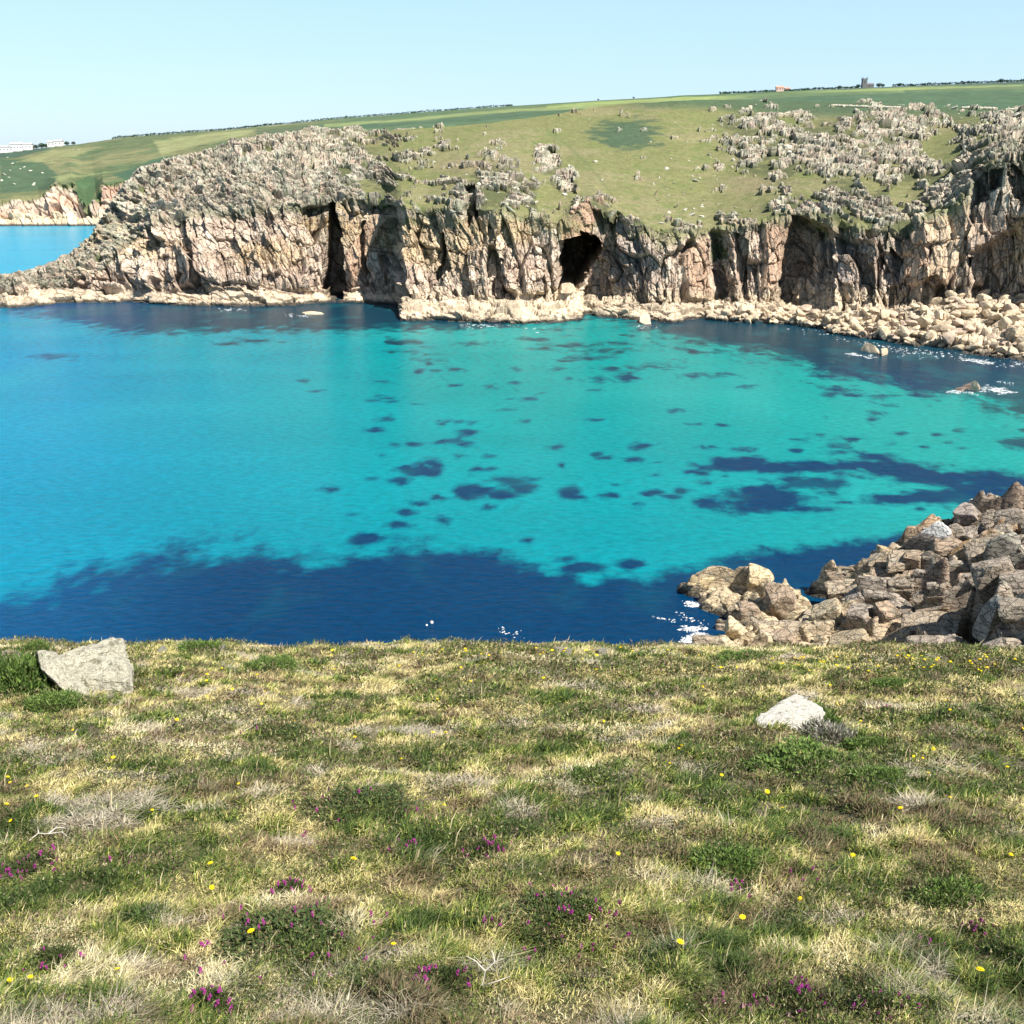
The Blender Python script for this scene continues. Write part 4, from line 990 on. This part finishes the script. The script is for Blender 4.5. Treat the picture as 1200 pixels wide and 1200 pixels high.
# bleached twigs
def twig(px, py, pts_list, r, label):
    p = ray_ground(px, py); bm = bmesh.new()
    for pts in pts_list:
        prev = None
        for i, q in enumerate(pts):
            rr = r * (1 - .7 * i / max(1, len(pts) - 1)); ring = []
            d = (Vector(pts[min(i + 1, len(pts) - 1)]) - Vector(pts[max(i - 1, 0)])).normalized(); s1 = d.cross(Vector((0, 0, 1))); s1 = s1.normalized() if s1.length > .01 else Vector((1, 0, 0)); s2 = d.cross(s1)
            for a in range(6): ring.append(bm.verts.new(Vector(q) + (s1 * math.cos(a * math.pi / 3) + s2 * math.sin(a * math.pi / 3)) * rr))
            if prev:
                for a in range(6): bm.faces.new((prev[a], prev[(a + 1) % 6], ring[(a + 1) % 6], ring[a]))
            prev = ring
    me = bpy.data.meshes.new('twig'); bm.to_mesh(me); bm.free(); o = link('twig', me, M_twig, None, p + Vector((0, 0, .055))); tag(o, label, 'twig')
twig(60, 995, [[(-.09, 0, -.01), (-.05, .01, .02), (0, 0, .025), (.05, .02, .02), (.1, 0, -.01)], [(0, 0, .025), (.02, .04, .03), (.05, .06, .01)], [(-.05, .01, .02), (-.07, .05, .02)]], .0035, 'bleached curved twig lying above the left-edge heather clump')
twig(565, 1165, [[(0, 0, -.03), (.01, .01, .02), (.04, .02, .045), (.07, .02, .06)], [(.01, .01, .02), (-.02, .02, .05), (-.05, .03, .06)], [(.04, .02, .045), (.03, .05, .07)], [(0, 0, -.03), (.05, -.01, 0), (.09, 0, .01)]], .0026, 'bleached branching twig at the bottom beside a heather tuft')

# ================================================================== individual rocks far off
BV = [rock_me('boulder', 400 + i, 11, 3, .05, M_boulder, (1, .85, .72)) for i in range(8)] + [rock_me('boulder', 420 + i, 11, 3, .05, M_boulder2, (1, .85, .72)) for i in range(3)]
rn = random.Random(21)
def put(me, p, s, label, group, name='boulder', cat='boulder', flat=1.0):
    o = link(name, me, None, None, p); o.scale = (s * rn.uniform(.8, 1.25), s * rn.uniform(.8, 1.2), s * rn.uniform(.7, 1.15) * flat)
    o.rotation_euler = (rn.uniform(-.4, .4), rn.uniform(-.4, .4), rn.random() * 6.28); return tag(o, label, cat, group)
cnt = 0; tries = 0; placed = []
while cnt < 290 and tries < 6000:
    tries += 1
    px = rn.uniform(905, 1215) if rn.random() < .9 else rn.uniform(850, 930)
    yw = np.interp(px, [850, 870, 930, 1000, 1060, 1110, 1200, 1300], [376, 378, 380, 393, 402, 410, 420, 433]); yt = np.interp(px, [850, 930, 985, 1060, 1110, 1150, 1200], [364, 362, 368, 366, 348, 345, 352])
    py = yw - 1 - (yw - yt) * rn.random()
    if any((px - a) ** 2 + ((py - b) * 1.5) ** 2 < (s_ * 3.0) ** 2 for a, b, s_ in placed): continue
    s = rn.choice([.75, .9, 1.1, 1.3, 1.6, 2.0]) * (1.15 if px > 1080 else .85)
    p = on_hill(px, py); placed.append((px, py, s))
    put(BV[rn.randrange(11)], p + Vector((0, -.6 * s, .25 * s)), s, 'pale cream boulder piled on the beach below the right-hand cliffs', 'boulders piled along the foot of the right-hand cliffs'); cnt += 1
HV = [rock_me('rock', 440 + i, 10, 3, .06, M_hillrock, (1, .85, .75)) for i in range(6)]
cnt = 0; tries = 0; placed = []
spots = [(825,255),(781,198),(838,200),(843,222),(820,210),(697,190),(690,140),(812,245),(790,215),(770,235),(800,228)]
while len(spots) < 160:
    r_ = rn.random()
    if r_ < .30: q = (rn.uniform(760, 880), rn.uniform(140, 262))
    elif r_ < .45: q = (rn.gauss(480, 45), rn.gauss(195, 16))
    elif r_ < .55: q = (rn.uniform(560, 690), rn.uniform(180, 270))
    elif r_ < .70: q = (rn.gauss(640, 40), rn.gauss(235, 20))
    elif r_ < .95: q = (rn.uniform(850, 1200), rn.uniform(122, 180))
    else: q = (rn.uniform(400, 900), rn.uniform(150, 250))
    if 610 > q[0] > 500 and q[1] < 165: continue
    spots.append(q)
for px, py in spots:
    p = on_hill(px, py)
    if p.z < 20: continue
    s = min(1.5, .38 * math.exp(rn.gauss(0, .45))) * (1.9 if (px, py) == (781, 198) else 1)
    put(HV[rn.randrange(6)], p + Vector((0, 0, .2 * s)), s, 'small pale granite rock scattered on the grassy slope', 'pale rocks scattered on the grassy slope', 'rock', 'rock')
for px, py, lab in [(8,185,1),(15,192,1),(5,205,1),(2,212,1),(12,200,1),(24,198,1),(36,200,1),(17,216,1),(39,217,1),(10,208,1),(28,196,1),(85,175,1),(92,176,1),(50,203,1)]:
    p = on_far(px, py); put(HV[rn.randrange(6)], p, rn.uniform(.8, 1.7), 'pale granite rock on the dark heath of the farther headland', 'pale rocks on the farther headland', 'rock', 'rock')
# sea rocks
W6 = [rock_me('rock', 460 + i, 10, 4, .09, M_boulder, (1, .8, .6)) for i in range(4)]; W7 = [rock_me('rock', 470 + i, 10, 4, .1, M_wetrock, (1, .8, .6)) for i in range(2)]
def searock(px, py, sx_, sz, label, v, wet=False, z=0.0):
    p = at_z(px, py, z); set_rock('rock', (W7 if wet else W6)[v], p, (sx_, sx_ * .6, sz), (0, 0, v * 1.3), label, 'rock')
searock(367, 368, 3.0, 1.4, 'flat pale rock just clear of the water under the dark fissure', 0)
searock(757, 378, 3.6, 3.2, 'rounded pale rock at the water below the cliff right of the cave', 1)
searock(1020, 412, 2.6, 2.4, 'pale rock standing in the water off the boulder beach, the larger of a pair', 2)
searock(1036, 415, 2.1, 1.7, 'smaller pale rock beside the larger one off the boulder beach', 3)
searock(1141, 456, 1.7, 2.6, 'dark wet rock capped with pale stone amid white foam at the right', 0, True)
searock(1124, 457, 2.0, 1.2, 'low dark wet rock awash left of the capped rock', 1, True)
searock(1143, 453, .9, 1.4, 'pale stone cap on the dark wet rock amid foam', 2, False, 1.2)
# named blocks on the point
BL = [rock_me('block', 500 + i, 9, 5, .05, M_nearrock, power=14) for i in range(4)]
def colorize(me, col):
    a = me.attributes.new('Col', 'FLOAT_COLOR', 'POINT'); n = len(me.vertices); c_ = np.ones((n, 4), np.float32)
    co = np.zeros(n * 3); me.vertices.foreach_get('co', co); co = co.reshape(-1, 3); c_[:, :3] = np.asarray(col) * (.75 + .5 * fbm(co[:, 0] * 2 + 9, co[:, 2] * 4 + co[:, 1] * 3 + 9, 5, 4))[:, None]
    a.data.foreach_set('color', c_.ravel()); return c_
def block(px, py, s, rot, seed, col, label, lit_top=False, lift=.3):
    me = rock_me('boulder', seed, 9, 5, .05, M_nearrock, power=14)
    c_ = colorize(me, col)
    if lit_top:  # sunlight on the block's top painted in as near-white
        n = len(me.vertices); co = np.zeros(n * 3); me.vertices.foreach_get('co', co); co = co.reshape(-1, 3)
        mm = sm(.45, .6, co[:, 2] + .1 * fbm(co[:, 0] * 5, co[:, 1] * 5, 3, 3))[:, None]; c_[:, :3] = c_[:, :3] * (1 - mm) + np.array((.8, .78, .74)) * mm
        me.attributes['Col'].data.foreach_set('color', c_.ravel())
    p = on_rock(px, py); o = link('boulder', me, None, None, p + Vector((0, 1.0, s[2] * lift))); o.scale = s; o.rotation_euler = rot; tag(o, label, 'boulder'); return o
block(1096, 640, (2.2, 1.9, 2.0), (0, 0, .3), 601, (.30, .25, .21), 'square dark block with a sunlit top painted white on the rocky point', True, .1)
block(1138, 612, (1.9, 1.7, 1.3), (.1, .1, 1.0), 603, (.36, .30, .26), 'brown domed block behind the white-topped block', False, .2)
block(1142, 660, (1.9, 1.4, 1.2), (.1, -.1, .3), 605, (.46, .30, .16), 'orange lichened slab block on the rocky point', False, .2)
block(820, 692, (1.8, 1.2, 1.0), (0, .1, .1), 607, (.62, .48, .28), 'pale yellow boulder at the seaward tip of the rocky point', False, .2)
block(890, 684, (1.6, 1.3, 1.3), (.1, 0, .6), 609, (.60, .47, .29), 'tall rounded yellow boulder near the tip of the rocky point', False, .2)
block(878, 722, (1.1, .9, .8), (.1, 0, .1), 611, (.64, .50, .32), 'cream boulder in the gully behind the rocky point tip', False, .2)
block(866, 750, (1.7, 1.1, 1.1), (.2, .3, .3), 613, (.62, .50, .33), 'cream slab boulder beside the white surf just above the grass', False, .2)
block(838, 764, (1.4, 1.1, 1.0), (.1, .2, 1.3), 615, (.60, .49, .33), 'cream boulder leftmost of those just above the grass by the surf', False, .2)
block(1045, 658, (1.6, 1.2, 1.1), (.1, .1, .2), 617, (.62, .47, .28), 'pale yellow rounded boulder on the back shore of the rocky point', False, .2)
block(1190, 655, (1.8, 1.6, 2.0), (.1, .1, .2), 619, (.34, .32, .27), 'grey block high on the rocky point at the right edge', False, .1)
block(1168, 745, (.95, 1.0, 2.6), (.05, .08, .2), 621, (.36, .34, .30), 'upright grey rock pillar beside the dark cleft', False, .3)
def cuboid_rock(seed, col):
    rg = np.random.default_rng(seed); bm = bmesh.new(); bmesh.ops.create_icosphere(bm, subdivisions=4, radius=1)
    co = np.array([v.co[:] for v in bm.verts]); ax = np.array([(1,0,0),(-1,0,0),(0,1,0),(0,-1,0),(0,0,1),(0,0,-1)], float)
    nr_ = np.vstack([ax + rg.normal(size=(6, 3)) * .14, rg.normal(size=(4, 3))]); nr_ /= np.linalg.norm(nr_, axis=1)[:, None]
    dist = np.r_[rg.uniform(.55, .8, 6), rg.uniform(.75, .95, 4)]
    r = np.clip(co @ nr_.T, 0, None) / dist; rad = 1 / (np.sum(r ** 18, 1) + 1e-6) ** (1 / 18)
    rad *= 1 + .10 * (fbm(co[:, 0] * 4 + 9, co[:, 1] * 4 + co[:, 2] * 6 + 9, seed, 4) - .5)
    for v, c_ in zip(bm.verts, co * rad[:, None]): v.co = c_
    me = bpy.data.meshes.new('rock'); bm.to_mesh(me); bm.free(); me.materials.append(M_nearrock); colorize(me, col); return me
CB = [cuboid_rock(700 + i, [(.50,.405,.27), (.43,.345,.25), (.36,.30,.235), (.33,.28,.23), (.37,.28,.20), (.47,.37,.24)][i % 6]) for i in range(12)]
rn = random.Random(5); k_ = 0; got = []
while k_ < 150:
    px = 802 + 408 * rn.random() ** .75; lo = np.interp(px, [q[0] for q in SIL], [q[1] for q in SIL]); py = lo + 2 + (774 - lo) * rn.random()
    p = on_rock(px, py)
    if p.z < .15 or (1112 < px < 1162 and py > 688): continue
    big_ = 1 if k_ < 50 else 0
    s_ = rn.uniform(1.3, 2.4) if big_ else rn.uniform(.45, 1.05)
    if p.z < 1.5: s_ *= .6
    if any((px - a_) ** 2 + (py - b_) ** 2 < (7 * min(s_, c_)) ** 2 for a_, b_, c_ in got): 
        if rn.random() < .9: continue
    got.append((px, py, s_)); k_ += 1; hi = p.z > 5
    me = CB[rn.choice([2, 3, 8, 9, 4, 10, 1] if hi else [0, 1, 5, 6, 7, 11, 4])]
    o = link('granite_block', me, None, None, p + Vector((0, .5 * s_, -.28 * s_))); o.scale = (s_ * rn.uniform(.85, 1.8), s_ * rn.uniform(.8, 1.2), s_ * (rn.uniform(.45, .85) if rn.random() < .7 else rn.uniform(.9, 1.5)))
    o.rotation_euler = (rn.gauss(.12, .17), rn.gauss(-.24, .18), rn.gauss(-.45, .25)); tag(o, 'angular jointed granite block in the ledges of the rocky point', 'block', 'jointed granite blocks of the rocky point')

# ================================================================== foam (flakes of froth lying on the water)
rg = np.random.default_rng(9)
FV, FF = [], []
def flake(x, y, s, st):
    n = 9; a = np.linspace(0, 2 * np.pi, n, endpoint=False); r = s * (.6 + .6 * rg.random(n))
    i0 = len(FV); h = .05 + .12 * rg.random()
    FV.append((x, y, h))
    for a_, r_ in zip(a, r): FV.append((x + math.cos(a_) * r_ * st, y + math.sin(a_) * r_, .012))
    for k in range(n): FF.append((i0, i0 + 1 + k, i0 + 1 + (k + 1) % n))
def froth(px0, py0, px1, py1, n, spread, s, st=1.6):
    for _ in range(int(n * .85)):
        t_ = rg.random() + .12 * rg.normal(); px = px0 + (px1 - px0) * t_ + rg.normal() * spread; py = py0 + (py1 - py0) * t_ + rg.normal() * spread * .5
        if py > 300:
            p = at_z(px, py, 0); flake(p.x, p.y, s * (.3 + rg.random() ** 3 * 1.3), st)
for a in [(1150,455,1180,459,120,3,.45),(1112,459,1140,461,60,2,.3),(1165,447,1185,449,20,2,.25),(1130,421,1160,425,80,3,.45),(1050,410,1120,417,90,4,.3),(995,415,1022,418,50,2,.4),(1040,412,1090,418,40,5,.25),
          (260,363,282,363,30,2,.45),(335,369,365,371,40,2,.4),(545,381,585,383,60,3,.4),(590,384,640,384,20,3,.3),(1160,425,1200,427,40,4,.25),(930,385,1000,398,30,3,.25),(740,382,770,383,20,2,.3),(990,398,1060,410,60,2,.28),
          (805,707,828,711,90,3,.25),(803,738,825,736,80,3,.25),(802,752,822,745,110,4,.28),(812,765,830,758,60,3,.25),(850,765,880,767,60,3,.22),(765,724,792,727,26,2,.13),(800,722,822,732,30,4,.14),(1140,587,1160,588,20,2,.2),(585,735,600,744,14,4,.10),(590,742,612,744,12,4,.09),(945,768,985,770,20,3,.15)]:
    froth(*a)
me = raw_mesh('foam', np.array(FV), np.array(FF), None, smooth=True)
M_foam.node_tree.nodes['Principled BSDF'].inputs['Alpha'].default_value = 1
fn = M_foam.node_tree; gp = fn.nodes.new('ShaderNodeNewGeometry'); fz = fn.nodes.new('ShaderNodeTexNoise'); fz.inputs['Scale'].default_value = 3.2; fz.inputs['Detail'].default_value = 5; fz.inputs['Roughness'].default_value = .75
fr2 = fn.nodes.new('ShaderNodeMapRange'); fr2.inputs['From Min'].default_value = .44; fr2.inputs['From Max'].default_value = .60
fn.links.new(gp.outputs['Position'], fz.inputs['Vector']); fn.links.new(fz.outputs['Fac'], fr2.inputs['Value']); fn.links.new(fr2.outputs[0], fn.nodes['Principled BSDF'].inputs['Alpha'])
tag(link('foam', me, M_foam), 'white surf and froth around the shore rocks', 'foam', None, 'stuff')

# buoys
def buoy(px, py, s, mat, label):
    p = at_z(px, py, 0); e = empty('buoy', p); tag(e, label, 'buoy')
    bm = bmesh.new(); bmesh.ops.create_uvsphere(bm, u_segments=20, v_segments=12, radius=s)
    for v in bm.verts:
        if v.co.z > 0: v.co.z *= 1.25
        v.co.z += s * .25
    me = bpy.data.meshes.new('float'); bm.to_mesh(me); bm.free(); link('float', me, mat, e)
    bm = bmesh.new(); bmesh.ops.create_cone(bm, segments=12, radius1=s * .28, radius2=s * .2, depth=s * .5, cap_ends=True, matrix=Matrix.Translation((0, 0, s * 1.62))); me = bpy.data.meshes.new('neck'); bm.to_mesh(me); bm.free(); link('neck', me, M_buoyr, e)
    return e
buoy(506, 730, .19, M_buoyw, 'larger whitish buoy with a red neck floating on the dark water above the crest')
buoy(500, 733, .12, M_buoyw, 'smaller whitish buoy floating left of the larger one')

# ================================================================== distant buildings, walls and trees
def box(bm, x0, x1, y0, y1, z0, z1):
    vs = [bm.verts.new(p) for p in [(x0,y0,z0),(x1,y0,z0),(x1,y1,z0),(x0,y1,z0),(x0,y0,z1),(x1,y0,z1),(x1,y1,z1),(x0,y1,z1)]]
    for f in [(0,3,2,1),(4,5,6,7),(0,1,5,4),(1,2,6,5),(2,3,7,6),(3,0,4,7)]: bm.faces.new([vs[i] for i in f])
def bmo(name, fn, mat, parent):
    bm = bmesh.new(); fn(bm); me = bpy.data.meshes.new(name); bm.to_mesh(me); bm.free(); return link(name, me, mat, parent)
def gable(bm, w, d, z0, h):
    o = .35
    v = [bm.verts.new(p) for p in [(-w/2-o,-d/2-o,z0),(w/2+o,-d/2-o,z0),(w/2+o,d/2+o,z0),(-w/2-o,d/2+o,z0),(-w/2-o,0,z0+h),(w/2+o,0,z0+h)]]
    for f in [(0,1,5,4),(2,3,4,5),(1,2,5),(3,0,4),(0,3,2,1)]: bm.faces.new([v[i] for i in f])
def house(p, w, d, h, rh, wm, rmat, label, cat='house', name='house', nwin=4, sink=1.5):
    e = empty(name, p); tag(e, label, cat)
    bmo('wall', lambda b: box(b, -w/2, w/2, -d/2, d/2, -sink, h), wm, e)
    rf = bmo('roof', lambda b: gable(b, w, d, h + .003, rh), rmat, e)
    bmo('chimney', lambda b: box(b, w*.3, w*.3+.9, -.5, .5, h + rh*.5, h + rh + 1.0), wm, rf)
    for i in range(nwin):
        x = -w/2 + w * (i + .5) / nwin
        bmo('window', lambda b: box(b, x-.55, x+.55, -d/2-.06, -d/2-.003, h*.35, h*.35+1.3), M_glass, e)
    return e
def sk(px, dz=0): 
    v = skyline(px); return v + Vector((0, -6, dz))
WHL = [(2,22,8,6,3,'long low white building at the left edge of the skyline'), (16,16,8,8,3,'tallest white building of the left skyline group'), (28,14,8,6,2.5,'white building at the right end of the left skyline group'), (57,9,7,5,2.5,'small white house left of the pair on the left skyline'), (66,10,7,5,2.5,'small white house right of the pair on the left skyline')]
for px, w, d, h, rh, lab in WHL: house(sk(px, .8), w, d, h * .9, rh * .8, M_whitewall, M_slate, lab, 'building', 'building', max(2, int(w / 4)))
house(sk(909, .4), 9, 6, 3.6, 2.0, M_pinkwall, M_tile, 'pink house with a tiled roof on the skyline', 'house', 'house', 3)
house(sk(917, 0), 6, 5, 2.6, 1.4, M_pinkwall, M_tile, 'small pink outbuilding right of the pink house', 'house', 'house', 2)
# church tower
p = sk(1006); e = empty('church', p); tag(e, 'dark stone church tower with corner pinnacles on the skyline', 'church')
bmo('tower', lambda b: box(b, -2.8, 2.8, -2.8, 2.8, -2, 9.5), M_towerst, e)
def bat(b):
    for i in range(4):
        for s in (-1, 1):
            x = -2.1 + i * 1.4; box(b, x-.35, x+.35, s*2.6-.25, s*2.6+.25, 9.503, 10.4)
            box(b, s*2.6-.25, s*2.6+.25, x-.35, x+.35, 9.506, 10.38)
bmo('battlement', bat, M_towerst, e)
for sx_ in (-1, 1):
    for sy in (-1, 1):
        bmo('pinnacle', lambda b: bmesh.ops.create_cone(b, segments=4, radius1=.65, radius2=.12, depth=2.8, cap_ends=True, matrix=Matrix.Translation((sx_*2.75, sy*2.75, 10.9))), M_towerst, e)
bmo('nave', lambda b: (box(b, 2.803, 12, -2.2, 2.2, -2, 3.2),), M_towerst, e)
bmo('roof', lambda b: [b.faces.new([b.verts.new(q) for q in pl]) for pl in ([(2.81,-2.6,3.1),(12.2,-2.6,3.1),(12.2,0,5.2),(2.81,0,5.2)], [(12.2,2.6,3.1),(2.81,2.6,3.1),(2.81,0,5.2),(12.2,0,5.2)])], M_towerst, e)
bmo('window', lambda b: box(b, -.6, .6, -2.86, -2.803, 5, 7.6), M_glass, e)
# trees: trunk + leafy crown
def crown_mesh(seed, n=420):
    rg = np.random.default_rng(seed); d = rg.normal(size=(n, 3)); d /= np.linalg.norm(d, axis=1)[:, None]
    P = d * (rg.random(n) ** .4)[:, None] * np.array((1, 1, .75)) * (.7 + .5 * fbm(d[:, 0] * 2 + 9, d[:, 1] * 2 + d[:, 2] * 2 + 9, seed, 2))[:, None]
    s1 = rg.normal(size=(n, 3)); s2 = rg.normal(size=(n, 3)); s1 /= np.linalg.norm(s1, axis=1)[:, None]; s2 /= np.linalg.norm(s2, axis=1)[:, None]
    V = np.stack([P - s1 * .14, P + s1 * .14, P + s2 * .2], 1).reshape(-1, 3)
    me = raw_mesh('crown', V, np.arange(n * 3).reshape(n, 3)); me.materials.append(M_crown); return me
CR = [crown_mesh(i) for i in range(3)]
bm = bmesh.new(); bmesh.ops.create_cone(bm, segments=7, radius1=.16, radius2=.07, depth=1.4, cap_ends=True, matrix=Matrix.Translation((0, 0, .3)))
for a in range(3): bmesh.ops.create_cone(bm, segments=5, radius1=.06, radius2=.02, depth=.8, cap_ends=True, matrix=Matrix.Translation((math.cos(a*2.1)*.25, math.sin(a*2.1)*.25, 1.05)) @ Euler((-math.sin(a*2.1)*.7, math.cos(a*2.1)*.7, 0)).to_matrix().to_4x4())
trk = bpy.data.meshes.new('trunk'); bm.to_mesh(trk); bm.free(); trk.materials.append(M_bark)
TL = [(1023,3.2,'dark round tree right of the church tower'), (1029,2.4,None), (1047,2.6,None), (978,2.4,None), (1000,2.8,'dark tree left of the church tower'), (954,1.8,None), (950,2.0,None), (942,1.9,None), (935,1.5,None), (1014,2.2,None), (895,1.6,None), (880,1.5,None), (862,1.3,None), (1060,1.6,None), (1164,3.0,None), (1172,2.0,None), (1100,1.4,None), (45,4,'dark tree between the white buildings on the left skyline'), (38,3.2,None), (50,3,None),
      (75,3,None), (83,2.4,None), (170,1.6,None), (310,1.9,None), (322,1.4,None), (290,1.4,None), (405,1.6,None), (440,1.4,None), (560,1.4,None), (700,1.2,None), (740,1.3,None)]
for i, (px, s, lab) in enumerate(TL):
    p = sk(px, 0); e = empty('tree', p); tag(e, lab or 'small dark windswept tree on the skyline', 'tree', None if lab else 'small trees dotted along the skyline')
    t_ = link('trunk', trk, None, e); t_.scale = (s, s, s * .6); c_ = link('crown', CR[i % 3], None, e, (0, 0, s * .75)); c_.scale = (s * 1.25, s * 1.25, s); c_.rotation_euler = (0, 0, i)
# skyline hedges
def hedge(px0, px1, h, label):
    pts = [sk(px) for px in np.linspace(px0, px1, 24)]; V, Fq = [], []; rg = np.random.default_rng(int(px0))
    P = np.array([p[:] for p in pts]); n = 1500; t = rg.random(n) * (len(P) - 1.001); i = t.astype(int); f = (t - i)[:, None]
    Q = P[i] * (1 - f) + P[i + 1] * f; Q[:, 2] += rg.random(n) * h * (.5 + .8 * fbm(t * 1.3 + 3, t * 0 + 3, int(px0), 3)); Q[:, 1] += rg.normal(size=n) * .8
    s1 = rg.normal(size=(n, 3)) * .7; s2 = rg.normal(size=(n, 3)) * .7
    me = raw_mesh('hedge', np.stack([Q - s1, Q + s1, Q + s2], 1).reshape(-1, 3), np.arange(n * 3).reshape(n, 3)); tag(link('hedge', me, M_crown), label, 'hedge')
hedge(130, 330, 1.8, 'low dark hedge along the skyline above the left headland')
hedge(330, 600, 1.5, 'low dark hedge along the skyline above the grassy slope')
hedge(840, 1000, 1.6, 'low dark hedge along the skyline by the pink house')
hedge(1040, 1200, 2.2, 'dark hedge along the highest skyline at the right')
# pale dry stone walls on the heath
def drywall(p0, p1, n, label):
    bm = bmesh.new(); rr = random.Random(n)
    pts = [on_hill(p0[0] + (p1[0] - p0[0]) * i / n, p0[1] + (p1[1] - p0[1]) * i / n) for i in range(n + 1)]
    for i in range(n):
        q = pts[i]; m_ = Matrix.Translation(q + Vector((0, 0, .35))) @ Matrix.Diagonal((rr.uniform(.5, .9), .45, rr.uniform(.4, .8), 1)); bmesh.ops.create_icosphere(bm, subdivisions=2, radius=1, matrix=m_)
    me = bpy.data.meshes.new('stone_wall'); bm.to_mesh(me); bm.free(); tag(link('stone_wall', me, M_wallst), label, 'wall')
drywall((975, 125), (1056, 127), 60, 'pale dry stone wall above the boulder slope, left stretch')
drywall((1128, 127), (1168, 128.5), 30, 'pale dry stone wall above the boulder slope, middle stretch')
drywall((1180, 129), (1215, 129.5), 22, 'pale dry stone wall above the boulder slope at the right edge')

# ================================================================== light, sky, camera
SAZ = math.atan2(.66, -.58)                     # sun stands to the right and behind the viewer
EL_ = R(52)
sd_ = Vector((math.sin(SAZ) * math.cos(EL_), math.cos(SAZ) * math.cos(EL_), math.sin(EL_)))
ld = bpy.data.lights.new('sun', 'SUN'); ld.energy = 5.0; ld.angle = R(.5); ld.color = (1, .955, .88)
lo = bpy.data.objects.new('sun', ld); COL.objects.link(lo); lo.rotation_euler = sd_.to_track_quat('Z', 'Y').to_euler()
w = bpy.data.worlds.new('World'); scene.world = w; w.use_nodes = True; nt = w.node_tree
bg = nt.nodes['Background']; sky = nt.nodes.new('ShaderNodeTexSky'); sky.sky_type = 'NISHITA'; sky.sun_disc = False
sky.sun_elevation = EL_; sky.sun_rotation = SAZ; sky.altitude = 60; sky.air_density = 1.3; sky.dust_density = .4; sky.ozone_density = 1.6
tn_ = nt.nodes.new('ShaderNodeVectorMath'); tn_.operation = 'MULTIPLY'; tn_.inputs[1].default_value = (.25, .30, .39); nt.links.new(sky.outputs[0], tn_.inputs[0]); ta_ = nt.nodes.new('ShaderNodeVectorMath'); ta_.operation = 'ADD'; ta_.inputs[1].default_value = (1.52, 2.22, 3.05); nt.links.new(tn_.outputs[0], ta_.inputs[0])
tcw = nt.nodes.new('ShaderNodeTexCoord'); sx_ = nt.nodes.new('ShaderNodeSeparateXYZ'); nt.links.new(tcw.outputs['Generated'], sx_.inputs[0])
mw = nt.nodes.new('ShaderNodeMapRange'); mw.interpolation_type = 'SMOOTHSTEP'; mw.inputs['From Min'].default_value = .12; mw.inputs['From Max'].default_value = .55; mw.inputs['To Min'].default_value = 1; mw.inputs['To Max'].default_value = .33
nt.links.new(sx_.outputs['Z'], mw.inputs['Value']); vw = nt.nodes.new('ShaderNodeVectorMath'); vw.operation = 'SCALE'; nt.links.new(ta_.outputs[0], vw.inputs[0]); nt.links.new(mw.outputs[0], vw.inputs['Scale']); nt.links.new(vw.outputs[0], bg.inputs['Color']); bg.inputs['Strength'].default_value = .12
cd = bpy.data.cameras.new('camera'); cd.sensor_width = 36; cd.lens = 36; cd.clip_start = .05; cd.clip_end = 60000
co_ = bpy.data.objects.new('camera', cd); COL.objects.link(co_); co_.location = (0, 0, H); co_.rotation_euler = (math.pi / 2 - PITCH, 0, 0); scene.camera = co_
vs = scene.view_settings; vs.view_transform = 'Standard'; vs.look = 'None'; vs.exposure = .87; vs.gamma = 1; vs.use_curve_mapping = False
scene.render.resolution_x = scene.render.resolution_y = 1024
scene.cycles.max_bounces = 5; scene.cycles.diffuse_bounces = 2
